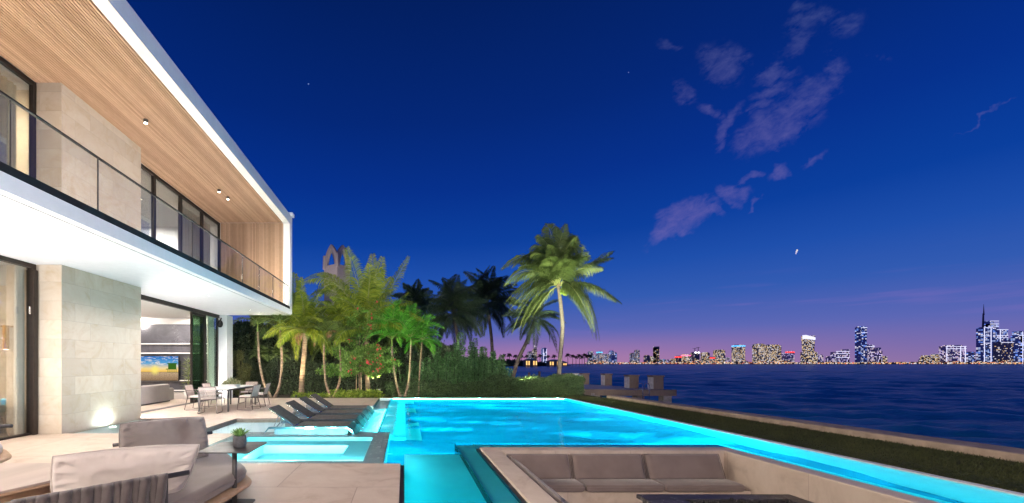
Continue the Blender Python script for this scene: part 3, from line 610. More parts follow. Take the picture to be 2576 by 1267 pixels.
# ================================================================== soft furnishings
def pillow(name, TL, TR, BR, BL, th, mat, parent, seed=0, wr=.012, N=22, bulge=.32, welt=None, taper=.34, sag=-1.0):
    """A stuffed cushion spanned by four corners, with thickness th, seam edge and wrinkles; a closed mesh."""
    TL, TR, BR, BL = map(Vector, (TL, TR, BR, BL)); nrm = ((TR-TL).cross(BL-TL)).normalized(); mb = MB(); vs = []; fs = []
    def prof(u_, v_):
        a = max(0, 1-abs(2*u_-1)**3.2); b_ = max(0, 1-abs(2*v_-1)**3.2); return (a*b_)**taper
    for side in (1, -1):
        for j in range(N+1):
            for i in range(N+1):
                u_, v_ = i/N, j/N
                p = (TL*(1-u_)+TR*u_)*(1-v_)+(BL*(1-u_)+BR*u_)*v_
                # corners stay, edges sag inwards a little
                cx = (abs(2*u_-1)**2)*(1-abs(2*v_-1)**2); cy = (abs(2*v_-1)**2)*(1-abs(2*u_-1)**2)
                p = p+((TR-TL)*(.5-u_))*sag*.022*cx*2+((BL-TL)*(.5-v_))*sag*.045*cy*2
                k = prof(u_, v_)
                e = min(u_, 1-u_, v_, 1-v_)
                nz = noise.fractal(Vector((p.x*5+seed*7, p.y*5, p.z*5)), 1.0, 2.0, 4)*.8
                q = Vector((u_*(TR-TL).length*(17 if e in (v_, 1-v_) else 5)+seed*3, v_*(BL-TL).length*(4 if e in (v_, 1-v_) else 17), seed*2.0))
                crease = (.35-abs(noise.noise(q))*2)*math.exp(-((e-.05)/.09)**2)*1.7+(.25-abs(noise.noise(Vector((p.x*4+seed,p.y*4,p.z*7))))*1.4)*.55
                p = p+nrm*side*(th*.5*k+.004*0+(wr*nz+wr*crease)*min(1, e*14))
                vs.append(p)
        b0 = 0 if side == 1 else (N+1)**2
        for j in range(N):
            for i in range(N):
                a = b0+j*(N+1)+i; f = (a, a+1, a+N+2, a+N+1); fs.append(f if side == 1 else f[::-1])
    mb.add(vs, fs); o = mb.build(name, mat, parent, smooth=True)
    # weld the seam
    import bmesh
    bm = bmesh.new(); bm.from_mesh(o.data); bmesh.ops.remove_doubles(bm, verts=bm.verts, dist=1e-5); bmesh.ops.recalc_face_normals(bm, faces=bm.faces); bm.to_mesh(o.data); bm.free()
    ss = o.modifiers.new('sub', 'SUBSURF'); ss.levels = 1; ss.render_levels = 1
    if welt:
        w_ = MB(); ring = []
        for k in range(4*N):
            s_, t_ = divmod(k, N); t_ /= N; u_, v_ = [(t_,0),(1,t_),(1-t_,1),(0,1-t_)][s_]
            p = (TL*(1-u_)+TR*u_)*(1-v_)+(BL*(1-u_)+BR*u_)*v_
            cx = (abs(2*u_-1)**2)*(1-abs(2*v_-1)**2); cy = (abs(2*v_-1)**2)*(1-abs(2*u_-1)**2)
            ring.append(p+((TR-TL)*(.5-u_))*sag*.022*cx*2+((BL-TL)*(.5-v_))*sag*.045*cy*2)
        w_.tube(ring+[ring[0]], welt, 6, caps=False); w_.build('piping', mat, o, smooth=True)
    return o
def roundpoly(pts, r, n=5):
    out = []; m_ = len(pts)
    for i in range(m_):
        p = Vector((*pts[i],0)); a = (Vector((*pts[i-1],0))-p).normalized(); b_ = (Vector((*pts[(i+1)%m_],0))-p).normalized()
        rr = r[i] if isinstance(r, (list,tuple)) else r
        A, B = p+a*rr, p+b_*rr
        for k in range(n+1):
            t = k/n; q = A*(1-t)**2+p*2*t*(1-t)+B*t*t; out.append((q.x, q.y))
    return out
# --- the foreground daybed
db = thing('outdoor_daybed', 'large taupe outdoor daybed with two facing backrests and teak platform in the foreground', 'daybed', (-2.5,3.6,0))
seat_poly = [(-1.80,4.42),(-2.55,5.35),(-3.45,4.75),(-3.0,2.35),(-2.02,2.45)]
sp1 = roundpoly(seat_poly, [.16,.2,.2,.2,.2]); o = MB(); o.prism(sp1, .215, .37, .07); sc_ = o.build('seat_cushion', M['fab_seat'], db, smooth=True)
w_ = MB(); 
def inset(poly, k):
    cx = sum(p[0] for p in poly)/len(poly); cy = sum(p[1] for p in poly)/len(poly)
    return [(cx+(x-cx)*(1-k/math.hypot(x-cx,y-cy)), cy+(y-cy)*(1-k/math.hypot(x-cx,y-cy))) for x,y in poly]
w_.tube([(x,y,.30) for x,y in sp1]+[(sp1[0][0],sp1[0][1],.30)], .007, 5, caps=False); w_.build('piping', M['fab_seat'], sc_, smooth=True)
o = MB(); o.prism(roundpoly([(-1.74,4.42),(-2.52,5.42),(-3.52,4.80),(-3.06,2.25),(-1.96,2.35)], .14), .155, .205, .02); o.build('platform', M['teak'], db, smooth=False)
for x, y in ((-2.05,4.35),(-2.6,5.05),(-3.3,4.5),(-2.9,2.6),(-2.15,2.6)):
    o = MB(); o.cyl((x,y), .035, 0, .157, 12, .03); o.build('leg', M['teak'], db, smooth=True)
# near backrest: horizontal tube, two posts, woven straps
A, B = Vector((-2.62,2.50,.62)), Vector((-1.845,3.27,.62)); dv = (B-A).normalized(); nv = Vector((-dv.y, dv.x, 0))
bf = MB(); bf.tube([A,B], .021, 14); 
p2 = A.lerp(B, .845); p1 = A.lerp(B, .03)
for p in (p1, p2): bf.tube([p-Vector((0,0,.0)), (p.x,p.y,.17)], .014, 10)
bf.tube([Vector((p1.x,p1.y,.26)), Vector((p2.x,p2.y,.26))], .012, 8)
br1 = bf.build('backrest_frame', M['gunmetal'], db, smooth=True)
rr = rnd(4); Ls = (p2-p1).length; ns = 15
for i in range(ns):
    t = (i+.5)/ns; c = p1.lerp(p2, t); w2 = Ls/ns*.60; tilt = (rr.uniform(-.5,.5)+(.9 if i % 2 else -.9))*.018
    rings = []
    prof = [(.26,-.014),(.34,-.030),(.45,-.034),(.56,-.032),(.622,-.030),(.645,-.012),(.648,.010),(.635,.030),(.56,.036),(.45,.02),(.32,.014)]
    for z, off in prof:
        k = (z-.62)*-1; sh = tilt*k/.18*1.0
        cc = Vector((c.x, c.y, z))+dv*sh+nv*(off*1.0+(.004 if i % 2 else -.004))
        for_out = nv*(-.004 if off < 0 else .004)
        rings.append([cc-dv*w2, cc+dv*w2, cc+dv*w2*.9-for_out*1.2, cc-dv*w2*.9-for_out*1.2])
    s_ = MB(); s_.loft([[tuple(q) for q in r_] for r_ in rings]); s_.build('strap', M['strap'], db, smooth=True)
pillow('back_cushion', (-2.79,3.03,.815), (-1.90,3.54,.80), (-2.12,3.60,.33), (-2.86,3.14,.33), .21, M['fab_light'], db, 1, .022, 44, welt=.006)
# far backrest
A2, B2 = Vector((-3.33,4.36,.62)), Vector((-2.60,5.16,.62))
bf = MB(); bf.tube([A2,B2], .021, 14)
for t in (.12, .88):
    p = A2.lerp(B2, t); bf.tube([p, (p.x,p.y,.17)], .014, 10)
bf.build('backrest_frame', M['gunmetal'], db, smooth=True)
dv2 = (B2-A2).normalized(); nv2 = Vector((-dv2.y, dv2.x, 0))
for i in range(12):
    c = A2.lerp(B2, .15+.7*i/11); s_ = MB(); w2 = .032
    s_.loft([[tuple(Vector((c.x,c.y,z))+dv2*a+nv2*(-off)) for a, off in ((-w2,o1),(w2,o1),(w2,o1+.006),(-w2,o1+.006))] for z, o1 in ((.2,-.01),(.4,-.032),(.62,-.03),(.647,0),(.62,.024))]); s_.build('strap', M['strap'], db, smooth=True)
pillow('back_cushion', Q(303,1068,4.22), Q(512,1050,4.92), Q(523,1150,4.86), Q(308,1166,4.16), .20, M['fab_seat'], db, 5, .024, 44, welt=.006)
# --- side table and succulent
stb = thing('side_table', 'small dark metal side table on a single pole, carrying a potted succulent', 'side table', (-1.84,4.15,0))
H0 = .64; o = MB(); Yn = F*(H-H0)/223.4; Yf = F*(H-H0)/196
x0, x1 = (491.6-VX)*Yn/F, (625.5-VX)*Yn/F
o.prism(roundpoly([(x0,Yn),(x1,Yn),(x1,Yf),(x0,Yf)], .045, 6), H0-.010, H0); o.build('table_top', M['gunmetal'], stb, bevel=.002)
px_ = (590-VX)*4.15/F
o = MB(); o.tube([(px_,4.15,.02),(px_,4.15,H0-.01)], .026, 18); o.build('leg', M['gunmetal'], stb, smooth=True)
o = MB(); o.prism(roundpoly([(px_-.12,3.95),(px_+.16,3.95),(px_+.16,4.35),(px_-.12,4.35)], .04), 0, .012); o.build('base_plate', M['gunmetal'], stb)
pc = Q(603,1124,4.16); pc.z = H0
pot = thing('potted_succulent', 'green rosette succulent in a small charcoal pot on the side table', 'plant', pc)
o = MB(); R_ = []
for z, r_ in ((0,.052),(.006,.062),(.04,.070),(.09,.069),(.128,.064),(.131,.061),(.128,.056),(.105,.055)): R_.append([(pc.x+r_*math.cos(2*math.pi*k/28), pc.y+r_*math.sin(2*math.pi*k/28), pc.z+z) for k in range(28)])
o.loft(R_); o.build('pot', pbr('charcoal_pot', (.05,.05,.056), .7, nscale=30, namt=.15, bump=.15, bscale=120), pot, smooth=True)
M['succ'] = leafmat('succulent_leaf', (.06,.17,.03), (.20,.38,.09), .15, .4, 8)
rr = rnd(9); o = MB()
for i in range(46):
    t = i/46; a = i*2.399; el_ = R(82-68*t+rr.uniform(-6,6)); L_ = .055+.065*t
    d_ = Vector((math.cos(a)*math.cos(el_), math.sin(a)*math.cos(el_), math.sin(el_))); s_ = Vector((-math.sin(a), math.cos(a), 0)); n_ = s_.cross(d_)*-1
    b0 = Vector((pc.x, pc.y, pc.z+.118))+d_*.008; rings = []
    for q, w, th in ((0,.007,.004),(.35,.0125,.005),(.65,.0125,.0045),(.88,.006,.003),(1,.0008,.0008)):
        c = b0+d_*L_*q+Vector((0,0,1))*L_*.18*q*q
        rings.append([tuple(c+s_*w), tuple(c+n_*th*.4), tuple(c-s_*w), tuple(c-n_*th)])
    o.loft(rings)
o.build('leaves', M['succ'], pot, smooth=True)
# --- coffee table (left)
ct = thing('coffee_table', 'low pale coffee table with thick teak base at the lower left corner', 'coffee table', (-4.1,3.9,0))
cp = [(-3.42,4.15),(-3.95,4.52),(-5.4,4.50),(-5.0,2.9),(-3.95,2.95)]
o = MB(); o.prism(roundpoly(cp, [.1,.3,.2,.2,.1], 7), .355, .378, .006); o.build('table_top', pbr('pale_tabletop', (.40,.33,.29), .4, nscale=2.2, namt=.08, stretch=(1,.25,1), bump=.03, bscale=40), ct)
o = MB(); o.prism(roundpoly(inset(cp, .01), [.1,.3,.2,.2,.1], 7), .325, .354, .006); o.build('table_edge', M['teak'], ct)
o = MB(); o.prism(roundpoly(inset(cp, .22), .2), 0, .324); o.build('base', M['teak'], ct, smooth=False)
# --- armchair at the left edge
ac = thing('outdoor_armchair', 'outdoor armchair with dark tube arm and pale cushion cut by the left edge', 'armchair', (-6.0,5.2,0))
o = MB(); o.tube([(-6.3,5.1,.70),(-5.37,5.22,.70)], .026, 12); o.tube([(-5.56,5.2,.70),(-5.56,5.2,.26)], .028, 12); o.tube([(-6.5,5.1,.70),(-6.5,5.1,.26)], .028, 12); o.build('arm_frame', M['gunmetal'], ac, smooth=True)
o = MB(); o.prism(roundpoly([(-6.9,4.75),(-5.30,4.85),(-5.62,5.35),(-6.1,5.75),(-6.9,5.75)], .12), .28, .43, .06); o.build('seat_cushion', M['fab_light'], ac, smooth=True)
o = MB(); o.prism(roundpoly([(-7,4.7),(-5.24,4.82),(-5.52,5.38),(-6.05,5.8),(-7,5.8)], .12), .215, .262, .02); o.build('platform', M['teak'], ac)
for x, y in ((-5.6,5.0),(-6.1,5.6),(-6.8,5.0),(-6.8,5.6)):
    o = MB(); o.cyl((x,y), .03, 0, .217, 10); o.build('leg', M['teak'], ac, smooth=True)
pillow('back_cushion', (-7.0,5.75,.88), (-6.12,5.78,.86), (-6.08,5.55,.42), (-7.0,5.55,.42), .2, M['fab_seat'], ac, 3)
# ================================================================== pit cushions and fire table
GC = 'grey cushions of the sunken lounge'
xs = [(1.90,2.98),(2.99,4.27),(4.28,5.66)]; wd = ['left', 'middle', 'right']
# (edges fitted to where the seams sit along the far bench)
seam_b = [1.80, (1437-VX)*6.66/F, (1622-VX)*6.66/F, 5.56]; seam_s = [1.76, (1640-VX)*6.2/F*0+2.93, 4.19, 5.60]
names = ['long taupe back cushion at the left end of the far pit bench', 'long taupe back cushion in the middle of the far pit bench', 'long taupe back cushion at the right end of the far pit bench']
snames = ['taupe seat pad at the left end of the far pit bench', 'taupe seat pad in the middle of the far pit bench', 'taupe seat pad at the right end of the far pit bench']
for i in range(3):
    c = pillow('back_cushion', (seam_b[i]+.012,6.74,-.045), (seam_b[i+1]-.012,6.74,-.045), (seam_b[i+1]-.012,6.58,-.45), (seam_b[i]+.012,6.58,-.45), .13, M['fab_taupe'], None, 11+i, .004, 24, taper=.16, welt=.006, sag=0)
    c.name = 'bench_cushion'; tag(c, names[i], 'cushion', GC)
def seatpad(x0, x1, y0, y1, z0, z1, label, x1b=None):
    mb = MB(); mb.prism(roundpoly([(x0,y0),(x1b or x1,y0),(x1,y1),(x0,y1)], .05, 5), z0, z1, .035); o = mb.build('seat_pad', M['fab_taupe'], None, smooth=True)
    w_ = MB(); pp = roundpoly([(x0,y0),(x1b or x1,y0),(x1,y1),(x0,y1)], .05, 5); zz = z1-.035
    w_.tube([(x,y,zz) for x,y in pp]+[(pp[0][0],pp[0][1],zz)], .005, 5, caps=False); w_.build('piping', M['fab_taupe'], o, smooth=True)
    tag(o, label, 'seat pad', 'grey seat pads of the sunken lounge'); return o
ss_ = [2.35, 2.98, 4.28, 5.60]
for i in range(3): seatpad(ss_[i] if i else 1.74, ss_[i+1]-.008, 6.24, 6.60, -.55, -.435, snames[i])
for y0, y1, nm in ((4.3,6.22,'taupe seat pad on the left bench of the pit, next to its far corner'),(2.2,4.28,'taupe seat pad on the left bench of the pit, nearest the camera')): seatpad(1.9, 2.36, y0, y1, -.55, -.435, nm)
for y0, y1, nm in ((4.4,6.5,'taupe back cushion leaning on the left pit wall, next to the far corner'),(2.3,4.38,'taupe back cushion leaning on the left pit wall, nearest the camera')):
    c = pillow('bench_cushion', (1.81,y0,-.03), (1.81,y1,-.03), (1.97,y1,-.45), (1.97,y0,-.45), .13, M['fab_taupe'], None, 21, .004, 20, taper=.16, welt=.006, sag=0); tag(c, nm, 'cushion', GC)
ft = thing('fire_table', 'black veined marble fire table with lava rock inside the sunken lounge', 'fire table', (4.2,4.6,-.92))
m, T, out = newmat('black_marble'); b_ = T.n('ShaderNodeBsdfPrincipled'); tcn = T.n('ShaderNodeTexCoord')
vn = T.m('ABSOLUTE', T.m('SUBTRACT', T.noise(tcn.outputs['Object'], 1.9, 4, .6, 1.2), .5)); nz = T.noise(tcn.outputs['Object'], 20, 5, .6)
c = T.ramp(nz, [(.3,(.022,.02,.022)),(.7,(.045,.042,.045))]); c = T.mix(T.maprange(vn, 0, .007, .75, 0), c, (.35,.33,.34))
T.put(b_.inputs['Base Color'], c); b_.inputs['Roughness'].default_value = .45; T.nt.links.new(b_.outputs[0], out.inputs[0]); M['bmarble'] = m
fz = -.36; fy = F*(H-fz)/(1243.5-VY)
fx0, fx1 = (1600-VX)*fy/F, (1985-VX)*fy/F
o = MB(); o.box(fx0+.06,fx1-.06,3.3,fy-.06,-.92,fz-.06); o.build('base', M['bmarble'], ft)
fp = roundpoly([(fx0,fy),(fx0,3.2),(fx1,3.2),(fx1,fy)], [.01,.05,.05,.12], 6)
o = MB()
o.box(fx0,fx1-.0,fy-.22,fy,fz-.058,fz); o.box(fx0,fx0+.55,3.2,fy-.22,fz-.058,fz); o.box(fx1-.25,fx1,3.2,fy-.22,fz-.058,fz); o.build('table_top', M['bmarble'], ft, bevel=.01)
rr = rnd(31); o = MB()
for k in range(260):
    x, y = rr.uniform(fx0+.58, fx1-.28), rr.uniform(4.2, fy-.25); s_ = rr.uniform(.02,.045); o.ball((x,y,fz-.01+rr.uniform(-.02,.03)), s_, s_*rr.uniform(.6,1.1), s_*rr.uniform(.5,1), 6, 4)
o.box(fx0+.55,fx1-.25,3.3,fy-.22,fz-.1,fz-.05)
lr = o.build('lava_rocks', pbr('lava_rock', (.02,.018,.018), .8, nscale=60, namt=.5), ft); lr['kind'] = 'stuff'
# ================================================================== sun loungers in the water
M['sling'] = pbr('charcoal_sling', (.075,.066,.062), .75, nscale=10, namt=.08, bump=.25, bscale=500, stretch=(1,1,1))
def make_lounger():
    t = thing('pool_lounger', 'x', 'sun lounger', (-2.2,8.55,-.24), 'row of dark sling loungers on the sun shelf', local=True)
    z0 = .24; W_ = .84
    def prof(y): return [(-.98,y,.02+z0-.06),(-.84,y,z0+.135),(.93,y,z0+.135),(1.04,y,z0+.04),(1.13,y,z0-.09)]
    sd_ = MB()      # metal side rails: bent sheet with skirt
    for y, y2 in ((0,.03),(W_-.03,W_)):
        rings = []
        for (x,_,z), lo in zip(prof(0), (.03,.05,.05,.045,.03)): rings.append([(x,y,z),(x,y2,z),(x,y2,z-lo),(x,y,z-lo)])
        sd_.loft(rings)
    sd_.build('side_rail', M['chrome'], t)
    sk = MB()
    for y in (.03, W_-.05): sk.box(-.72,.92,y,y+.02,0,z0+.085)
    sk.build('frame', pbr('lounger_skirt', (.22,.24,.26), .35, .3), t)
    sl_ = MB(); R_ = []
    for x, z in ((-.30,z0+.137),(0,z0+.132),(.5,z0+.134),(.93,z0+.142),(1.04,z0+.05),(1.12,z0-.07)): R_.append([(x,.02,z+.006),(x,W_-.02,z+.006),(x,W_-.02,z-.012),(x,.02,z-.012)])
    sl_.loft(R_); sl_.build('seat_sling', M['sling'], t, bevel=.004)
    bk = MB(); bk.loft([[(-.28,.06,z0+.15),(-.28,W_-.10,z0+.15),(-.272,W_-.10,z0+.172),(-.272,.06,z0+.172)],[(-.87,.06,z0+.535),(-.87,W_-.10,z0+.535),(-.855,W_-.10,z0+.56),(-.855,.06,z0+.56)]]); bk.build('backrest', M['sling'], t, bevel=.006)
    bf_ = MB()
    for y in (.05, W_-.10): bf_.tube([(-.28,y,z0+.15),(-.87,y,z0+.54)], .012, 8)
    for y in (.18, W_-.24):
        bf_.tube([(-.66,y,z0+.40),(-.78,y,z0+.12)], .009, 8)
    bf_.tube([(-.27,.05,z0+.15),(-.27,W_-.08,z0+.15)], .016, 8); bf_.build('backrest_frame', M['chrome'], t, smooth=True)
    return t
lg = make_lounger()
lab = ['charcoal sling lounger in the pool, first of the row and nearest the spa','charcoal sling lounger in the pool, second of the row from the spa','charcoal sling lounger in the pool, third of the row from the spa','charcoal sling lounger farthest from the spa, nearest the planting']
for i in range(4):
    o = lg if i == 0 else copy_tree(lg)
    o.location = (-2.2+.02*i, 8.55+1.2*i, -.24); o['label'] = lab[i]
# ================================================================== dining set
dt = thing('dining_table', 'long pale outdoor dining table on dark slim legs under the overhang', 'dining table', (-6.15,13.4,0), None)
o = MB(); o.rbox(-6.66,-5.66,12.3,14.6,.715,.745,.006); o.build('table_top', pbr('pale_ceramic_top', (.58,.54,.52), .35, nscale=3, namt=.04), dt)
for x, y in ((-6.63,12.33),(-5.69,12.33),(-6.63,14.57),(-5.69,14.57)):
    o = MB(); o.box(x-.022,x+.022,y-.022,y+.022,0,.715); o.build('leg', M['gunmetal'], dt)
o = MB(); o.box(-6.6,-5.72,12.32,12.35,.675,.714); o.box(-6.6,-5.72,14.55,14.58,.675,.714); o.box(-6.64,-6.62,12.36,14.54,.675,.714); o.box(-5.70,-5.68,12.36,14.54,.675,.714); o.build('frame', M['gunmetal'], dt)
M['rope'] = pbr('blush_rope', (.62,.49,.44), .8, nscale=6, namt=.05); M['tube'] = pbr('taupe_tube', (.12,.09,.085), .45, .2, namt=.05)
def make_chair():
    t = thing('rope_dining_chair', 'x', 'chair', (0,0,0), 'rope dining chairs around the outdoor table', local=True)   # faces +Y, back at -Y
    fr_ = MB()
    for s in (-1, 1):
        fr_.tube([(s*.24,.22,.44),(s*.27,.26,.02),(s*.27,.20,.012),(s*.27,-.24,.012),(s*.27,-.29,.02),(s*.24,-.20,.44),(s*.25,-.30,.82)], .0125, 7)
        fr_.tube([(s*.245,-.25,.66),(s*.30,-.10,.655),(s*.30,.12,.64),(s*.25,.21,.44)], .0125, 7)
    fr_.tube([(-.25,-.30,.82),(-.20,-.315,.835),(.20,-.315,.835),(.25,-.30,.82)], .0125, 7); fr_.tube([(-.24,.22,.44),(.24,.22,.44)], .0125, 7); fr_.tube([(-.24,-.20,.44),(.24,-.20,.44)], .0125, 7)
    fr_.build('frame', M['tube'], t, smooth=True)
    rp = MB(); n_ = 25
    for i in range(n_):
        x = -.235+.47*i/(n_-1); rp.tube([(x,-.198,.44),(x*1.03,-.25,.63),(x*1.02,-.312,.83)], .0072, 5)
    rp.build('backrest', M['rope'], t, smooth=True)
    se = MB(); se.prism(roundpoly([(-.24,-.2),(.24,-.2),(.25,.23),(-.25,.23)], .04), .43, .455); se.build('seat', M['rope'], t)
    cu = MB(); cu.prism(roundpoly([(-.22,-.17),(.22,-.17),(.23,.21),(-.23,.21)], .06), .456, .49, .015); cu.build('seat_cushion', M['fab_light'], t, smooth=True)
    return t
ch = make_chair()
CH = [(-6.10,12.02,8,'rope chair at the near head of the dining table, its back to the camera'),(-7.02,12.95,-88,'rope chair on the house side of the table, nearer one'),(-6.98,14.0,-94,'rope chair on the house side of the table, farther one'),
      (-5.30,13.0,84,'rope chair on the pool side of the table, nearer one'),(-5.28,13.95,93,'rope chair on the pool side of the table, farther one'),(-6.12,15.0,178,'rope chair at the far head of the table, facing the camera')]
for i, (x, y, rz, l_) in enumerate(CH):
    o = ch if i == 0 else copy_tree(ch)
    o.location = (x,y,0); o.rotation_euler = (0,0,R(rz)); o['label'] = l_
# planter on the table
pl = thing('table_planter', 'low white bowl planter of spiky succulents on the dining table', 'planter', (-6.1,13.4,.745))
o = MB(); o.prism(roundpoly([(-6.4,13.22),(-5.82,13.22),(-5.82,13.58),(-6.4,13.58)], .03), .746, .83); o.build('planter_box', M['inwhite'], pl)
def rosette(mb, c, n, L_, seed, w=.012, e0=85, e1=15):
    rr = rnd(seed)
    for i in range(n):
        t = i/n; a = i*2.399+rr.uniform(-.2,.2); el_ = R(e0-(e0-e1)*t+rr.uniform(-8,8)); l = L_*(.7+.4*rr.random())
        d_ = Vector((math.cos(a)*math.cos(el_), math.sin(a)*math.cos(el_), math.sin(el_))); s_ = Vector((-math.sin(a), math.cos(a), 0)); b0 = Vector(c)
        mb.add([b0-s_*w*.6, b0+s_*w*.6, b0+d_*l*.5+s_*w, b0+d_*l-Vector((0,0,l*.1)), b0+d_*l*.5-s_*w], [(0,1,2,3,4)])
o = MB()
for k, (x, y, n_, l) in enumerate(((-6.28,13.36,26,.22),(-6.1,13.42,40,.34),(-5.94,13.38,34,.30),(-6.18,13.48,30,.3),(-6.34,13.46,20,.17),(-5.87,13.5,24,.22))): rosette(o, (x,y,.80), n_, l, 50+k, .02)
o.build('leaves', leafmat('cream_green_leaf', (.16,.22,.07), (.62,.58,.36), .2, .5, 6), pl)
# ================================================================== inside the house
sf = thing('sofa', 'long beige leather sofa behind the open sliding door', 'sofa', (-10,14,0)); FS = pbr('beige_leather', (.38,.33,.31), .45, nscale=2, namt=.05)
o = MB(); o.rbox(-9.86,-9.60,12.2,13.95,.06,.73,.04); o.rbox(-9.86,-9.60,13.96,15.6,.06,.73,.04); o.build('backrest', FS, sf, smooth=False)
o = MB(); o.rbox(-10.7,-9.87,12.2,15.6,.06,.45,.04); o.build('seat', FS, sf); o = MB(); o.rbox(-10.7,-9.66,15.61,16.0,.06,.55,.04); o.build('armrest', FS, sf)
o = MB(); o.box(-10.6,-9.7,12.4,15.8,0,.06); o.build('base', M['gunmetal'], sf)
tv = thing('television', 'flat television showing a beach sunset on the dark marble wall', 'television', (-11,16.9,1.3))
tx0, tx1, tz0, tz1 = -11.85, (448-VX)*16.9/F, 1.55-42*16.9/F, 1.55+19*16.9/F
o = MB(); o.box(tx0-.02,tx1+.02,16.91,16.97,tz0-.02,tz1+.02); o.build('bezel', M['black'], tv)
o = MB(); o.box(tx0,tx1,16.97,17.09,tz0+.2,tz1-.2); o.build('wall_bracket', M['black'], tv)
m, T, out = newmat('tv_picture'); e_ = T.n('ShaderNodeEmission'); uvn = T.n('ShaderNodeUVMap'); sx = T.n('ShaderNodeSeparateXYZ'); T.nt.links.new(uvn.outputs[0], sx.inputs[0])
tu = T.maprange(sx.outputs[0], tx0, tx1, 0, 1); tvv = T.maprange(sx.outputs[1], tz0, tz1, 0, 1)
c = T.ramp(tvv, [(0,lin((150,120,90))),(.30,lin((205,175,140))),(.355,lin((190,160,110))),(.37,lin((250,200,90))),(.5,lin((245,215,140))),(.72,lin((90,165,215))),(1,lin((30,110,195)))])
cn = T.noise(T.vec(T.m('MULTIPLY', tu, 5.0), T.m('MULTIPLY', tvv, 9.0)), 1.2, 5, .6, 1.0)
c = T.mix(T.m('MULTIPLY', T.maprange(cn, .48, .62, 0, .85, True), T.maprange(tvv, .42, .6, 0, 1)), c, lin((235,225,215)))
sn = T.noise(T.vec(T.m('MULTIPLY', tu, 26.0), T.m('MULTIPLY', tvv, 60.0)), 1.0, 3, .6)
c = T.mix(T.m('MULTIPLY', T.maprange(sn, .45, .6, 0, .5), T.m('LESS_THAN', tvv, .35)), c, lin((95,75,60)))
ds = T.m('SQRT', T.m('ADD', T.m('POWER', T.m('MULTIPLY', T.m('SUBTRACT', tu, .44), 1.9), 2), T.m('POWER', T.m('SUBTRACT', tvv, .44), 2)))
c = T.mix(T.maprange(ds, .03, .28, 1, 0, True), c, lin((255,235,120)))
T.put(e_.inputs[0], c); e_.inputs[1].default_value = 1.0; T.nt.links.new(e_.outputs[0], out.inputs[0])
o = MB(); o.quad((tx0,16.905,tz0),(tx1,16.905,tz0),(tx1,16.905,tz1),(tx0,16.905,tz1)); scr = o.build('screen', m, tv)
o = MB(); hx = tx1-.42; hz = tz0+.40
o.box(hx-.02,hx+.34,16.898,16.903,hz+.12,hz+.34); o.box(hx-.06,hx+.38,16.896,16.903,hz+.34,hz+.375); o.box(hx-.12,hx+.36,16.897,16.903,hz+.09,hz+.12)
for k in range(5): o.box(hx-.04+.09*k,hx-.02+.09*k,16.897,16.903,hz-.06,hz+.09)
o.build('screen_picture', emit('tv_hut_green', lin((60,105,35)), 1), scr)
ip = thing('indoor_plant', 'tall spiky indoor plant in front of the marble wall', 'plant', (-9.35,16.55,0))
o = MB(); o.cyl((-9.35,16.55), .14, 0, .35, 16, .18); o.build('pot', M['inwhite'], ip, smooth=True)
o = MB(); o.tube([(-9.35,16.55,.3),(-9.37,16.55,.9),(-9.33,16.56,1.5)], .015, 6)
for k in range(7): rosette(o, (-9.35,16.55,.55+.18*k), 18, .38, 90+k, .012, 60, -10)
o.build('leaves', leafmat('indoor_leaf', (.10,.15,.04), (.35,.40,.16), .2), ip)
# dining room behind the left glass
rt = thing('pedestal_table', 'white oval pedestal table behind the left glass door', 'table', (-10.6,8.6,0))
tc0 = Q(15,1002,8.9); o = MB(); R_ = []
cxx, cyy = tc0.x-.25, 8.0
for z, k in ((.70,.93),(.72,1),(.745,1),(.75,.985)): R_.append([(cxx+.62*k*math.cos(2*math.pi*q/36), cyy+1.1*k*math.sin(2*math.pi*q/36), z) for q in range(36)])
o.loft(R_); o.build('table_top', pbr('white_marble_top', (.7,.68,.64), .25, nscale=3, namt=.05), rt, smooth=False)
o = MB(); R_ = []
for z, k in ((0,.30),(.03,.30),(.25,.12),(.5,.16),(.70,.4)): R_.append([(cxx+k*math.cos(2*math.pi*q/24), cyy+k*1.3*math.sin(2*math.pi*q/24), z) for q in range(24)])
o.loft(R_); o.build('base', pbr('grey_pedestal', (.35,.36,.34), .4), rt, smooth=True)
def make_shell_chair():
    t = thing('shell_chair', 'x', 'chair', (0,0,0), 'upholstered chairs at the indoor table', local=True)
    sh = MB(); R_ = []
    for z, k, op in ((.40,.16,0),(.44,.26,0),(.60,.285,.12),(.80,.29,.45)):
        pts = []
        for q in range(17):
            a = -math.pi*(1.12-op*.35)/1*.5*1.25+q/16*math.pi*(1.12-op*.35)*1.25; pts.append((k*math.sin(a), -k*math.cos(a), z))
        R_.append(pts)
    sh.loft(R_, caps=False, closed=False); b_ = sh.build('backrest', M['inwarm'], t, smooth=True); so_ = b_.modifiers.new('solid', 'SOLIDIFY'); so_.thickness = .04
    se = MB(); se.cyl((0,0), .25, .40, .47, 20); se.build('seat', M['inwarm'], t)
    for a, b2 in ((.16,.16),(-.16,.16),(.16,-.16),(-.16,-.16)):
        l2 = MB(); l2.tube([(a,b2,.41),(a*1.5,b2*1.5,0)], [.02,.012], 8); l2.build('leg', M['teak'], t, smooth=True)
    return t
sc2 = make_shell_chair()
for i, (x, y, rz, l_) in enumerate(((cxx+.78,8.0,90,'upholstered shell chair behind the left glass, beside the pedestal table'),(cxx+.1,9.0,170,'upholstered shell chair behind the left glass, at the far end of the pedestal table'))):
    o = sc2 if i == 0 else copy_tree(sc2); o.location = (x,y,0); o.rotation_euler = (0,0,R(rz)); o['label'] = l_
pd = thing('pendant_lamp', 'linear brass pendant lamp with hanging cylinder behind the left glass', 'pendant lamp', (-10,8.5,3))
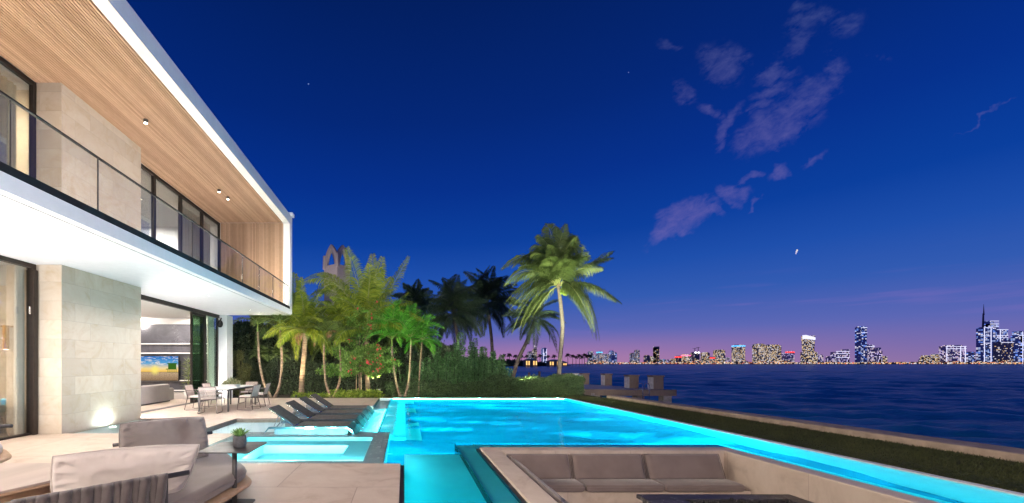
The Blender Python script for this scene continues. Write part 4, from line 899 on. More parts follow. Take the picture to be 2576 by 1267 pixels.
br_ = pbr('brass', (.55,.33,.15), .35, .7, namt=.05); pp = Q(15,868,8.35); o = MB(); o.cyl((pp.x,pp.y), .055, pp.z-.1, pp.z+.42, 16); o.build('lamp_shade', br_, pd, smooth=False)
o = MB(); o.tube([(pp.x-.9,pp.y-.9,pp.z+.40),(pp.x+.25,pp.y+.25,pp.z+.40)], .018, 8); o.tube([(pp.x-.4,pp.y-.4,pp.z+.40),(pp.x-.4,pp.y-.4,3.74)], .004, 6); o.build('arm', br_, pd)
o = MB(); o.cyl((pp.x,pp.y), .04, pp.z-.105, pp.z-.101, 12); o.build('bulb', M['lampglow'], pd)
# ================================================================== vegetation
Z = Vector((0,0,1))
def bez(a, b, c, t): return a*(1-t)**2+b*2*t*(1-t)+c*t*t
def bezt(a, b, c, t): return ((b-a)*(1-t)+(c-b)*t).normalized()
def frond(mb, rb, a, b, c, L_, n=42, w=.022, hang=.35, seed=0, vee=.25, fwd=.55, start=.13, wind=None):
    """A pinnate frond along a bent midrib, its leaflets arching out on both sides and hanging at their tips."""
    rr = rnd(seed); a, b, c = Vector(a), Vector(b), Vector(c); ln = (c-a).length; roll = rr.uniform(-1.15, 1.15)
    rb.tube([bez(a,b,c,k/7) for k in range(8)], [max(.004, .022*(1-k/7.5))*min(1.5, ln/2.2) for k in range(8)], 4)
    s0 = (c-a).cross(Z); s0 = s0.normalized() if s0.length > .35*ln else (s0.normalized() if s0.length > .01 else Vector((1,0,0))).lerp(Vector((1,.2,0)), .6).normalized()
    n = int(n*1.5)
    for i in range(n):
        t = start+(1-start)*(i+rr.random()*.6)/n; p = bez(a,b,c,t); tg = bezt(a,b,c,t)
        s = (s0-tg*s0.dot(tg)).normalized(); up = s.cross(tg).normalized()
        if up.z < 0: up = -up
        ro = roll*(.4+.6*t); s, up = s*math.cos(ro)+up*math.sin(ro), up*math.cos(ro)-s*math.sin(ro)
        ll = L_*(math.sin(math.pi*min(1, .16+.80*t))**.65)*(1.0-.38*t)*rr.uniform(.88,1.08)
        for sg in (1, -1):
            d = (s*sg*(1.05-.45*t)+tg*(fwd*.6+.55*t)+up*vee*rr.uniform(.5,1.2)-Z*hang*rr.uniform(.15,.45)).normalized()
            if wind: d = (d+wind*rr.uniform(.6,1.2)).normalized()
            m0 = p+d*ll*.3; d1 = (d-Z*hang*rr.uniform(.35,.6)+(wind or Z*0)*.5).normalized(); m1 = m0+d1*ll*.35; d2 = (d1-Z*hang*rr.uniform(.9,1.5)).normalized(); e = m1+d2*ll*.4
            ww = w*rr.uniform(.8,1.2); tw = tg*ww
            mb.add([p, m0-tw, m1-tw*.8, e, m1+tw*.8, m0+tw], [(0,1,2,5),(2,3,4,5)])
def trunk(mb, pts, r0, r1, n=12, rings=26, flare=1.5):
    P_ = [Vector(p) for p in pts]; m_ = len(P_)-1; out_ = []; rad = []
    for i in range(rings*2+1):
        t = i/(rings*2); k = min(int(t*m_), m_-1); f = t*m_-k
        p0, p1, p2, p3 = P_[max(k-1,0)], P_[k], P_[k+1], P_[min(k+2,m_)]
        out_.append(.5*((2*p1)+(p2-p0)*f+(2*p0-5*p1+4*p2-p3)*f*f+(3*p1-p0-3*p2+p3)*f**3))
        rad.append((r0+(r1-r0)*t)*(1+(flare-1)*math.exp(-t*14))*(1.035 if i % 2 else .975))
    mb.tube(out_, rad, n)
def barkmat(name, c1, c2):
    m, T, out = newmat(name); b_ = T.n('ShaderNodeBsdfPrincipled'); tcn = T.n('ShaderNodeTexCoord'); mp = T.n('ShaderNodeMapping'); mp.inputs['Scale'].default_value = (1.2,1.2,14); T.nt.links.new(tcn.outputs['Object'], mp.inputs[0])
    nz = T.noise(mp.outputs[0], 1.4, 5, .65, .5); n2 = T.noise(tcn.outputs['Object'], 22, 4, .6)
    T.put(b_.inputs['Base Color'], T.ramp(T.m('ADD', T.m('MULTIPLY', nz, .65), T.m('MULTIPLY', n2, .35)), [(.36, c2), (.62, c1)])); b_.inputs['Roughness'].default_value = .85
    bp = T.n('ShaderNodeBump'); bp.inputs['Strength'].default_value = .7; bp.inputs['Distance'].default_value = .03; T.put(bp.inputs['Height'], nz); T.nt.links.new(bp.outputs[0], b_.inputs['Normal'])
    T.nt.links.new(b_.outputs[0], out.inputs[0]); return m
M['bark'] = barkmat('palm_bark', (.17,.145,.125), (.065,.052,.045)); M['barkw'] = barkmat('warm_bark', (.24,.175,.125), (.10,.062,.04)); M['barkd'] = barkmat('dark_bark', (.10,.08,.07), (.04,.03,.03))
M['palm'] = leafmat('coconut_frond', (.035,.062,.016), (.12,.165,.05), .35, .45, .9)
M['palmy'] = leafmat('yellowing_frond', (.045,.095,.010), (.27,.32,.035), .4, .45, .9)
M['palmg'] = leafmat('fresh_green_frond', (.02,.11,.012), (.12,.38,.04), .4, .45, 1.5)
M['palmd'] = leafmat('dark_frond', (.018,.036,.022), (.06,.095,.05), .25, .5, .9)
M['dead'] = leafmat('dry_frond', (.13,.07,.04), (.34,.21,.13), .3, .7, 2)
M['hedge'] = leafmat('hedge_leaf', (.014,.032,.016), (.11,.17,.07), .25, .5, 2.2)
M['hedged'] = leafmat('dark_hedge_leaf', (.022,.036,.020), (.08,.105,.055), .2, .55, 1.6)
M['podo'] = leafmat('podocarpus_leaf', (.03,.075,.03), (.12,.24,.09), .25, .5, 2.2)
M['tree'] = leafmat('bright_tree_leaf', (.05,.12,.02), (.20,.34,.075), .4, .5, 2.5)
M['flower'] = pbr('red_flower', (.55,.06,.07), .6, nscale=9, namt=.25); M['low'] = leafmat('lime_groundcover', (.06,.12,.012), (.28,.36,.05), .35, .5, 4)
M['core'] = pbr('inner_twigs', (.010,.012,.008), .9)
def palm(name, label, tr, r0, r1, fronds, leafm, barkm, L_, n=42, w=.022, hang=.35, group=None, cat='palm tree', wind=None, seed=1, coco=False, vee=.25, dead=(), shaft=None):
    base = Vector(tr[0]); t = thing(name, label, cat, base, group)
    o = MB(); trunk(o, tr, r0, r1); o.build('trunk', barkm, t, smooth=True)
    top = Vector(tr[-1]); lf = MB(); rb = MB()
    for i, (c, b_) in enumerate(fronds): frond(lf, rb, top+Vector((0,0,.05)), b_, c, L_, n, w, hang, seed*100+i, vee, wind=wind)
    lf.build('crown', leafm, t, uv=False); rb.build('frond_stems', pbr('frond_stem', (.22,.25,.08) if leafm is not M['palmd'] else (.03,.04,.02), .5) if not M.get('stem'+leafm.name) else M['stem'+leafm.name], t, smooth=True)
    if dead:
        lf = MB(); rb = MB()
        for i, (c, b_) in enumerate(dead): frond(lf, rb, top-Vector((0,0,.1)), b_, c, L_*.6, n, w*.7, .9, seed*100+70+i, .0)
        lf.v += rb.v and []; k0 = len(lf.v); lf.add(rb.v, rb.f); lf.build('dry_fronds', M['dead'], t, uv=False)
    if coco:
        o = MB(); rr = rnd(seed)
        for k in range(9): o.ball((top.x+.26+rr.uniform(-.16,.16), top.y-.1+rr.uniform(-.15,.1), top.z-.30+rr.uniform(-.16,.14)), .095, .09, .115, 8, 6)
        o.build('coconuts', pbr('green_coconut', (.16,.24,.03), .4, namt=.2), t, smooth=True)
        o = MB(); rr = rnd(seed+5)
        for k in range(14):
            a = rr.uniform(0,6.28); o.tube([top-Z*.25, top+Vector((.12*math.cos(a),.12*math.sin(a),.25))], [.06,.03], 5)
        o.build('frond_bases', M['barkw'], t, smooth=True)
    return t
def crown_random(top, L_, n, seed, emin=-35, emax=80, lat=1.0, arch=.35, wind=Vector((0,0,0))):
    rr = rnd(seed); out_ = []; top = Vector(top)
    for i in range(n):
        t = i/max(1,n-1); a = i*2.399+rr.uniform(-.3,.3); e = R(emax-(emax-emin)*t**.8+rr.uniform(-6,6)); l = L_*rr.uniform(.85,1.08)
        d = Vector((math.cos(a)*math.cos(e), math.sin(a)*math.cos(e), math.sin(e))); c = top+d*l*.92+wind*l
        e2 = e+R(38); d2 = Vector((math.cos(a)*math.cos(e2), math.sin(a)*math.cos(e2), math.sin(e2))); b_ = top+d2*l*.58
        out_.append((c, b_))
    return out_
def fr(top, Y, lst):        # fronds given by where tips and bends are seen, with their own distance offset
    return [(Q(x,y,Y+dy), Q(bx,by,Y+dy*.5)) for x,y,bx,by,dy in lst]
windL = Vector((-.35,0,-.05))
# the tall coconut palm by the water
Y = 22.0; top = Q(1405,722,Y)
fl_ = fr(top, Y, [(1362,612,1388,560,.8),(1448,604,1418,556,.4),(1335,640,1372,575,-.8),(1462,650,1436,572,-.7),(1400,575,1403,620,.2),(1290,672,1345,600,.5),(1268,720,1330,640,-.7),(1272,762,1340,668,.9),
                  (1288,842,1335,700,-1.0),(1312,832,1352,740,.8),(1300,782,1350,690,1.2),(1540,650,1470,655,1.0),(1562,762,1480,690,-.6),(1508,856,1490,700,.4),(1492,848,1450,690,-1.0),(1470,812,1445,690,1.3),
                  (1330,640,1370,620,1.6),(1412,600,1405,640,1.6),(1450,662,1428,610,1.2),(1370,600,1390,640,1.3),(1330,820,1370,735,1.5),(1445,668,1440,620,-1.6),(1340,650,1372,610,-1.5),(1375,650,1385,640,-2.0),(1420,640,1412,640,-2.0)])
fl_ += crown_random(top, 2.9, 16, 91, 15, 70); jr = rnd(8); fl_ += [(c+Vector((jr.gauss(0,.35),jr.uniform(-.6,.6),jr.gauss(0,.3))), b_+Vector((jr.gauss(0,.2),jr.uniform(-.3,.3),jr.gauss(0,.15)))) for c, b_ in fl_[:16]]
palm('coconut_palm', 'tallest coconut palm with pale trunk and green nuts beside the bay', [Q(1405,985,Y),Q(1408,915,Y),Q(1415,830,Y),Q(1412,780,Y),top], .125, .095, fl_, M['palm'], M['bark'], 1.05, 58, .024, .75, wind=windL*.35, seed=2, coco=True, group=None)
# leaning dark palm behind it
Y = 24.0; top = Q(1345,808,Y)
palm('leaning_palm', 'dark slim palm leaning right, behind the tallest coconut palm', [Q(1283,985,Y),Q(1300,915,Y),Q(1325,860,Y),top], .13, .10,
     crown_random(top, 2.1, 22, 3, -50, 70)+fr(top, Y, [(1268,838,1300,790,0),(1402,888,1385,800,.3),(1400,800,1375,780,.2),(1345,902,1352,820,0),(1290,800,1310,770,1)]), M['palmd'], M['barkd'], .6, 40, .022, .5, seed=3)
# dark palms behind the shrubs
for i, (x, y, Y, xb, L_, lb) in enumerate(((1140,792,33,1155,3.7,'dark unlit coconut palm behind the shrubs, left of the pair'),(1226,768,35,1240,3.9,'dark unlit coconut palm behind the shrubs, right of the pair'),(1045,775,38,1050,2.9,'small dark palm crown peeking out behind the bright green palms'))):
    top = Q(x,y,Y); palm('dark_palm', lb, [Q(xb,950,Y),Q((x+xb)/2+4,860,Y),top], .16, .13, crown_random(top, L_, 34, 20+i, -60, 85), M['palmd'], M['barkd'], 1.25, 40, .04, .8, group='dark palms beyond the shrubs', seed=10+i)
# coconut palm beside the house (left)
Y = 18.3; top = Q(768,838,Y)
fl_ = fr(top, Y, [(742,690,735,740,.8),(700,705,730,720,-.3),(845,718,800,700,.6),(790,860,790,790,-.6),(800,868,812,800,.5),(718,800,730,740,.6),(830,770,800,730,-.7),(860,800,815,740,.8),(760,700,758,760,-.5),(690,770,720,740,-.4),(745,905,742,800,.6),(700,850,715,760,.9),(818,905,800,790,-.3),(700,740,730,730,1.2)])
fl_ += crown_random(top, 2.5, 20, 81, -35, 65)
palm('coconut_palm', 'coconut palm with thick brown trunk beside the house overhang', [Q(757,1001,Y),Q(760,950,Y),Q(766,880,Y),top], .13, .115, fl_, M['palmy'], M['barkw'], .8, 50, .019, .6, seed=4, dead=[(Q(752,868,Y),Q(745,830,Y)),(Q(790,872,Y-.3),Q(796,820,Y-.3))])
# tall yellow lit palm
Y = 18.9; top = Q(924,838,Y)
fl_ = fr(top, Y, [(873,624,905,720,.2),(938,640,935,730,.6),(962,648,945,730,.9),(1027,648,965,760,.3),(1024,738,985,770,-.2),(758,712,850,655,-.3),(782,742,850,690,.5),(960,690,935,660,-.5),(930,665,928,740,-.5),(845,770,880,735,-.8),(1000,790,960,770,.7),(828,800,870,745,.8),(905,680,915,730,1.0),(975,820,965,770,-.7),(870,850,885,790,-.8),(985,700,955,740,.8),(800,690,860,680,.6)])
fl_ += crown_random(top, 3.1, 22, 82, -15, 75)
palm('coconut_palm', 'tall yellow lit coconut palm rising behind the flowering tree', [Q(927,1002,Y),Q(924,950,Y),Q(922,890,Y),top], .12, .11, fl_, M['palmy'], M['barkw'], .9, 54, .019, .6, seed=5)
# filler palms between and behind, unlit
for i, (x, y, Y, L_, lb) in enumerate(((845,860,20.6,2.4,'dim palm crown between the brown trunk and the flowering tree'),(705,800,21.0,2.5,'dim palm crown behind the thin paired palms'),(1000,850,21.2,2.0,'dim palm crown behind the yellow lit palm'))):
    top = Q(x,y,Y); palm('garden_palm', lb, [Q(x+3,1000,Y),Q(x-2,930,Y),top], .08, .07, crown_random(top, L_, 22, 60+i, -45, 75), M['palm'], M['barkd'], .6, 40, .022, .45, group='dim palms in front of the hedge', seed=30+i)
# thin paired palms: two stems grown from one spot
def pair(label, Y, stems, mat, L_, n, seed, group, lf=.45, dead=()):
    base = (Vector(stems[0][0])+Vector(stems[1][0]))/2; t = thing('paired_palm', label, 'palm tree', base, group)
    for k, tr in enumerate(stems):
        o = MB(); trunk(o, tr, .062, .045, 10, 22, 1.35); o.build('trunk', M['barkw'], t, smooth=True)
        top = Vector(tr[-1]); lf_ = MB(); rb = MB()
        rb.tube([top-Z*.05, top+Z*.38], [.045,.03], 8)
        for i, (c, b_) in enumerate(crown_random(top+Z*.33, L_, n, seed+k, -12, 82)): frond(lf_, rb, top+Z*.33, b_, c, lf, 34, .02, .25, seed*31+k*50+i, .5)
        cr = lf_.build('crown', mat, t, uv=False); rb.build('frond_stems', pbr('green_stem', (.16,.24,.05), .5), cr, smooth=True)
    if dead:
        lf_ = MB(); rb = MB()
        for i, (a, c, b_) in enumerate(dead): frond(lf_, rb, a, b_, c, .42, 40, .014, 1.1, 900+i, 0)
        lf_.build('dry_fronds', M['dead'], t, uv=False)
    return t
Y = 17.7; pair('two thin curved palm trunks from one root, closest to the house', Y, [[Q(684,1003,Y),Q(664,965,Y),Q(652,905,Y),Q(650,862,Y),Q(648,835,Y)],[Q(690,1003,Y),Q(704,965,Y),Q(709,905,Y),Q(706,862,Y),Q(705,832,Y)]], M['palm'], 1.5, 12, 40, None)
pair('two thin palm trunks from one root between brown palm and flowering tree', Y, [[Q(833,1001,Y),Q(820,965,Y),Q(815,905,Y),Q(816,860,Y)],[Q(838,1001,Y),Q(853,965,Y),Q(857,925,Y),Q(855,880,Y)]], M['palm'], 1.3, 10, 44, None,
     dead=[(Q(816,852,Y),Q(862,858,Y-.3),Q(848,812,Y-.2)),(Q(816,852,Y),Q(845,872,Y),Q(836,820,Y))])
Y = 18.0; pair('two slim bright green palms with feathery crowns right of the red flowers', Y, [[Q(1007,1000,Y),Q(996,960,Y),Q(988,905,Y),Q(986,872,Y)],[Q(1018,1000,Y),Q(1028,960,Y),Q(1032,905,Y),Q(1034,868,Y)]], M['palmg'], 2.0, 13, 48, None, .55)
t2 = Q(1062,858,18.6); palm('slim_palm', 'single bright green palm crown arching over the right shrubs', [Q(1052,1000,18.6),Q(1056,930,18.6),t2], .045, .04, crown_random(t2, 1.35, 11, 71, -35, 70), M['palmg'], M['barkw'], .5, 36, .026, .35, seed=33)
# --- leaf clouds
def leaves_in(mb, n, sampler, size, rr, up=.3, elong=2.0):
    for _ in range(n):
        p, out_ = sampler(rr); d = (Vector((rr.gauss(0,1), rr.gauss(0,1), rr.gauss(0,1)+up))+out_*1.0).normalized(); s = d.cross(Vector((rr.gauss(0,1), rr.gauss(0,1), rr.gauss(0,1)))).normalized()
        l = size*rr.uniform(.7,1.3); w = l/elong*.5; p = Vector(p)
        mb.add([p, p+d*l*.5+s*w, p+d*l, p+d*l*.5-s*w], [(0,1,2,3)])
def ellipsoid_sampler(c, r, shell=.45):
    c = Vector(c)
    def f(rr):
        while 1:
            v_ = Vector((rr.uniform(-1,1), rr.uniform(-1,1), rr.uniform(-1,1)))
            if shell < v_.length < 1: break
        return c+Vector((v_.x*r[0], v_.y*r[1], v_.z*r[2])), v_.normalized()*.5
    return f
def hedge(name, label, xa, xb, ya, yb, ztop, n, mat, size, seed, cat='hedge', amp=.18, core=True):
    t = thing(name, label, cat, ((xa+xb)/2,(ya+yb)/2,0)); rr = rnd(seed); mb = MB()
    def zt(x, y): return ztop(x)+amp*noise.fractal(Vector((x*1.3+seed, y*1.3, 0)), 1, 2, 3)
    def samp(rr):
        x = rr.uniform(xa, xb); y = ya+(yb-ya)*rr.random()**1.8; h = zt(x, y); k = rr.random()
        if k < .45: z = h-abs(rr.gauss(0,.08)); o_ = Vector((0,-.2,.6))
        else: z = h*rr.random()**.85; y = ya+abs(rr.gauss(0,.12))+.12*noise.noise(Vector((x*2,z*2,seed))); o_ = Vector((0,-.6,.1))
        # ragged outline: some shoots stick out
        if rr.random() < .04: z += rr.uniform(0,.16)
        return (x,y,max(.0,z)), o_
    leaves_in(mb, n, samp, size, rr)
    mb.build('foliage', mat, t, uv=False)
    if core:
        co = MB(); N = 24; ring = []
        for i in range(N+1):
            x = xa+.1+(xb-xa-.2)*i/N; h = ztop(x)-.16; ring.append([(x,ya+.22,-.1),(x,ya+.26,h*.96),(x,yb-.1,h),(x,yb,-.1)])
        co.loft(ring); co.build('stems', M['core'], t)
    return t
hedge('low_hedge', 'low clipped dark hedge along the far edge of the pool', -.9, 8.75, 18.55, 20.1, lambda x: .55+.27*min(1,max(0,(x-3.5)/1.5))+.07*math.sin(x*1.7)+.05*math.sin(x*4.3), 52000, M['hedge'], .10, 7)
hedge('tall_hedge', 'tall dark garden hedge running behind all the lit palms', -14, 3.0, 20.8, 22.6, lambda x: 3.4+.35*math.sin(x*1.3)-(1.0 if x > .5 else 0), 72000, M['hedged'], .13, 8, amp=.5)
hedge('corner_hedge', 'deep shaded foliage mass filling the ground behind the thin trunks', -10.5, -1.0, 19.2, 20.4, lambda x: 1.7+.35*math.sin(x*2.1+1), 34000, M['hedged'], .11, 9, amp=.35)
# columnar shrubs
tops = [(1042,905,'leftmost feathery shrub of the right hand mass, against the green palms'),(1072,892,None),(1102,872,None),(1130,862,None),(1160,832,'spired shrub, left of the two tallest'),(1190,834,'spired shrub, right of the two tallest'),(1216,862,None),(1238,866,None),(1257,892,'last spired shrub on the right, next to the leaning palm')]
lb2 = {1072:'feathery shrub second from the left of the spired row',1102:'mid height feathery shrub third from the left in the spired row',1130:'feathery shrub just left of the two tallest spires',1216:'feathery shrub just right of the two tallest spires',1238:'feathery shrub second from the right of the spired row'}
for i, (x, y, lb) in enumerate(tops):
    Y = 20.3+.5*((i*7) % 3)/2; tp = Q(x,y,Y); t = thing('spired_shrub', lb or lb2[x], 'shrub', (tp.x,Y,0), 'feathery spired shrubs beyond the pool'); rr = rnd(200+i); mb = MB(); co = MB()
    co.tube([(tp.x,Y,-.05),(tp.x,Y,tp.z*.8)], [.05,.015], 6)
    for s_ in range(24):                       # several upright shoots per shrub
        bx, by = tp.x+rr.gauss(0,.30), Y+rr.gauss(0,.28)-.25; hh = tp.z*(1.0 if s_ == 0 else (.9 if s_ == 1 else rr.uniform(.35,.78)))*(1-.25*min(1,abs(bx-tp.x)/.6)); bx = tp.x if s_ == 0 else bx; by = Y if s_ == 0 else by
        lean = Vector((rr.gauss(0,.07), rr.gauss(0,.05), 0)); z0_ = .15; wid = rr.uniform(.15,.26) if s_ else .30
        co.tube([(bx,by,z0_),(bx+lean.x,by+lean.y,hh-.08)], [.02,.006], 4)
        for k in range(int((420 if s_ else 900)*hh/2.5)):
            q = rr.random()**.85; lump = 1+.4*math.sin(q*hh*9+s_*2); z = z0_+(hh-z0_)*q; rad = (wid*(1-q)**.5*lump+.02)*rr.uniform(.3,1.1); a = rr.uniform(0,6.28); p = Vector((bx+lean.x*q+rad*math.cos(a), by+lean.y*q+rad*math.sin(a), z))
            d = Vector((math.cos(a)*.9, math.sin(a)*.9, .55+rr.gauss(0,.35))).normalized(); s = d.cross(Vector((rr.gauss(0,1),rr.gauss(0,1),rr.gauss(0,1)))).normalized(); l = rr.uniform(.09,.17); w = .020
            mb.add([p, p+d*l*.5+s*w, p+d*l, p+d*l*.5-s*w], [(0,1,2,3)])
    mb.build('foliage', M['podo'], t, uv=False); co.build('stems', M['core'], t)
# yellow-green bush next to the column
Y = 18.4; t = thing('round_shrub', 'olive green shrub right beside the white column', 'shrub', (Q(606,990,Y).x,Y,0)); mb = MB(); rr = rnd(41)
for k in range(9):
    c = Q(606+rr.uniform(-14,14), 985-(100*k/9), Y+rr.uniform(-.2,.2)); leaves_in(mb, 800, ellipsoid_sampler(c, (.30,.28,.26), .3), .09, rr, .5, 3)
mb.build('foliage', leafmat('olive_leaf', (.05,.06,.02), (.17,.17,.06), .25, .5, 3), t, uv=False); o = MB(); o.tube([(t.location.x,Y,-.03),(t.location.x,Y,1.7)], [.05,.02], 6); o.build('stems', M['core'], t)
# flowering tree
Y = 18.0; t = thing('flowering_tree', 'small bright green tree dotted with red blossoms, tied to stakes', 'tree', (Q(903,1000,Y).x,Y,0)); rr = rnd(12)
o = MB(); B0 = Q(903,1001,Y); trunk(o, [B0,Q(904,960,Y),Q(902,920,Y),Q(904,880,Y)], .035, .03, 8, 10); br = []
for k in range(34):
    a = rr.uniform(0,6.28); l = rr.uniform(.8,1.8); z1 = rr.uniform(-.35,.9); s0 = Q(903,rr.uniform(885,945),Y); e = s0+Vector((math.cos(a)*l*1.05, math.sin(a)*l*.6, z1*(1 if l < 1.3 else .45))); br.append((s0,e)); o.tube([s0, s0.lerp(e,.5)+Z*.12, e], [.018,.011,.004], 5)
for e in (Q(905,775,Y), Q(880,800,Y), Q(958,800,Y-.2), Q(955,760,Y)): s0 = Q(904,885,Y); br.append((s0,e)); o.tube([s0, e], [.012,.003], 4)
o.build('trunk', M['barkw'], t, smooth=True)
o = MB(); 
for dx_ in (-.12,.12): o.tube([B0+Vector((dx_,-.1,0)), B0+Vector((dx_*.9,-.1,1.9 if dx_ < 0 else 1.2))], .018, 6)
o.build('stake', M['teak'], t)
mb = MB()
for s0, e in br:
    big = (e-s0).length
    for q in range(9):
        f = .35+.65*q/8; c = s0.lerp(e, f)+Z*.12*math.sin(math.pi*f)
        leaves_in(mb, 62, ellipsoid_sampler(c, (.26,.26,.17), .1), .09, rr, .2, 1.9)
mb.build('crown', M['tree'], t, uv=False)
fw = MB()
for k in range(80):
    s0, e = br[rr.randrange(len(br))]; c = s0.lerp(e, rr.uniform(.5,1.02))+Vector((rr.uniform(-.12,.12),-abs(rr.gauss(.25,.12)),rr.uniform(0,.2)))
    if c.x < t.location.x-.5 and rr.random() < .75: continue
    for q in range(rr.randint(5,10)):
        p = c+Vector((rr.gauss(0,.025),rr.gauss(0,.025),rr.gauss(0,.025))); fw.ball(p, .027,.027,.02,5,4)
fw.build('blossoms', M['flower'], t)
# flower bush, ferns, groundcover in the bed
rr = rnd(55); mb = MB()
for k in range(120):
    x = rr.uniform(735,960); Y = 17.5+rr.uniform(0,.7); c = P(x, 1000, 0); c = Vector(((x-VX)*Y/F, Y, 0.0)); big = (.10 if x < 830 else .16)*rr.uniform(.6,1.3)
    leaves_in(mb, 34, ellipsoid_sampler((c.x,c.y,big*.8), (.17,.15,big), .2), .075 if x < 840 else .11, rr, .5, 1.6)
o = mb.build('bed_ground_cover', M['low'], uv=False); tag(o, 'lime green leafy ground cover at the foot of the lit palms', 'ground cover', kind='stuff')
for i, (x, y, lb) in enumerate(((655,882,'feathery fern clump around the left thin trunk near the house'),(700,886,'feathery fern clump around the right thin trunk near the house'))):
    Y = 18.3; t = thing('fern_clump', lb, 'fern', Q(x,1000,Y)); lf_ = MB(); rb = MB(); c0 = Q(x,y+12,Y); rb.tube([Q(x,1002,Y), c0], .02, 6)
    for k, (c, b_) in enumerate(crown_random(c0, .62, 20, 300+i, -30, 75)): frond(lf_, rb, c0, b_, c, .26, 22, .012, .3, 400+i*30+k, .3)
    lf_.build('foliage', M['palm'], t, uv=False); rb.build('stems', M['core'], t)
el_ = MB(); pb = Q(952,991,18.35); el_.box(pb.x-.09,pb.x+.09,18.3,18.42,pb.z-.03,pb.z+.22); el_.box(pb.x-.015,pb.x+.015,18.42,18.45,0,pb.z+.1)
ob = el_.build('electrical_box', pbr('box_grey', (.4,.38,.38), .6)); tag(ob, 'small grey outdoor socket box among the plants', 'electrical box')
# landscape spotlights
sm = pbr('spot_housing', (.03,.03,.03), .5)
def uplight(x, y, Y, aim, e, col, sp=70, lb=''):
    p = Vector(((x-VX)*Y/F, Y, .12)); mb = MB(); d = (Vector(aim)-p).normalized(); mb.tube([p-d*.10, p], .035, 10); mb.tube([(p.x,p.y,-.02), p-d*.06], .01, 6)
    o = mb.build('garden_spotlight', sm, smooth=True); tag(o, lb, 'spotlight'); lamp('SPOT', 'garden_lamp', p+d*.03, e*2.6, col, .04, aim, sp, .7)
YEL = (1,.80,.42)
uplight(745,1000,17.4,Q(770,760,18.3),330,YEL,85,'garden spotlight at the foot of the brown trunked palm')
uplight(952,1000,18.45,Q(925,700,18.9),750,YEL,80,'garden spotlight in front of the tall yellow lit palm')
uplight(1012,1000,17.5,Q(1015,800,18.0),95,(.72,1,.5),90,'garden spotlight between the two bright green stems')
uplight(1150,985,20.0,Q(1170,850,20.3),60,(.72,1,.75),120,'garden spotlight hidden between low hedge and spired shrubs')
uplight(1310,1003,17.46,Q(1395,690,22),2300,(.95,1,.6),52,'garden spotlight at the far pool edge aimed at the tallest coconut palm')
uplight(675,1000,17.45,Q(680,850,18),40,(1,.88,.6),100,'garden spotlight between the thin paired trunks')
uplight(1512,1010,16.6,Q(1420,700,22),2000,(.95,1,.68),55,'garden spotlight by the seawall end aimed at the tallest coconut palm')
lamp('SPOT', 'tower_floodlight', Q(800,800,52), 5500, (1,.86,.78), .3, Q(848,660,60), 40, .8)
# ================================================================== neighbour's tower
m_st = pbr('tower_plaster', (.30,.27,.26), .8, namt=.05); Y = 60.0
tw = thing('chapel_tower', 'pale plaster tower top with tall pointed arches above the palms', 'tower', Q(845,916,Y))
c0 = Q(848,700,Y); wv = 1.55
def arch_face(mb, o_, ux, uy, width, zb, zs, zt, dep, curve=1.0):
    """One face of the belfry: two legs meeting in a pointed arch."""
    n_ = 12; L1 = []; L2 = []
    for s in (-1, 1):
        rings = []
        for k in range(n_+1):
            q = k/n_; half = width/2*(1-q**2.2)*.80 if 1 else 0; z = zb+(zt-zb)*q; outer = width/2*(1-.95*q**2.8); inner = max(0.0, width/2*.60*(1-(q/.82)**2.2)) if q < .82 else 0.0
            pass
            a = o_+ux*s*outer; b_ = o_+ux*s*inner
            rings.append([(a.x,a.y,z),(b_.x,b_.y,z),(b_.x+uy.x*dep,b_.y+uy.y*dep,z),(a.x+uy.x*dep,a.y+uy.y*dep,z)])
        mb.loft(rings)
mb = MB(); ang = R(35); ca, sa = math.cos(ang), math.sin(ang); ux, uy = Vector((ca,-sa,0)), Vector((sa,ca,0)); cc = Vector((c0.x,c0.y,0)); half = 1.35
zb = Q(0,672,Y).z; zt = Q(0,621,Y).z
for a_, b_ in ((ux,uy),(uy,ux*-1),(ux*-1,uy*-1),(uy*-1,ux)): arch_face(mb, cc-b_*half, a_, b_, half*2, zb, 0, zt, .35)
for sx_ in (-1,1):
    for sy_ in (-1,1): p = cc+ux*sx_*half+uy*sy_*half; mb.cyl((p.x,p.y), .34, zb-.5, zb+1.6, 6, .26)
mb.build('belfry', m_st, tw)
mb = MB(); pts4 = [cc+ux*a*half*1.05+uy*b_*half*1.05 for a, b_ in ((-1,-1),(1,-1),(1,1),(-1,1))]; mb.prism([(p.x,p.y) for p in pts4], -1, zb); mb.build('wall', m_st, tw)
# ================================================================== dock
dk = thing('boat_dock', 'concrete and timber dock reaching into the bay past the seawall', 'dock', (15,28,-1))
m_dk = pbr('dock_concrete', (.34,.29,.27), .8, nscale=5, namt=.15, bump=.3, bscale=60); m_tb = wood('dock_box_timber', (.24,.175,.145), (.16,.11,.09), .8, (30,30,2), 1.0); m_cap = pbr('white_cap', (.62,.58,.57), .6)
o = MB(); o.prism([(9.6,26.8),(15.4,25.9),(18.3,25.9),(18.3,27.2),(15.2,34.0),(9.0,34.0)], -.44, -.22); o.build('dock_deck', pbr('dock_deck_grey', (.55,.50,.50), .8, nscale=4, namt=.1), dk)
o = MB(); o.prism([(9.7,26.68),(15.38,25.78),(18.4,25.78),(18.4,25.89),(15.39,25.89),(9.7,26.79)], -.62, -.20); o.build('edge_beam', M['cap'] if 0 else m_tb, dk)
for x, Y in ((16.55,27.0),(17.8,26.05),(15.0,30.0),(13.1,26.4),(10.9,26.7)):
    p = MB(); p.box(x-.28,x+.28,Y-.25,Y+.25,-1.9,-.45); p.build('pile', m_dk, dk)
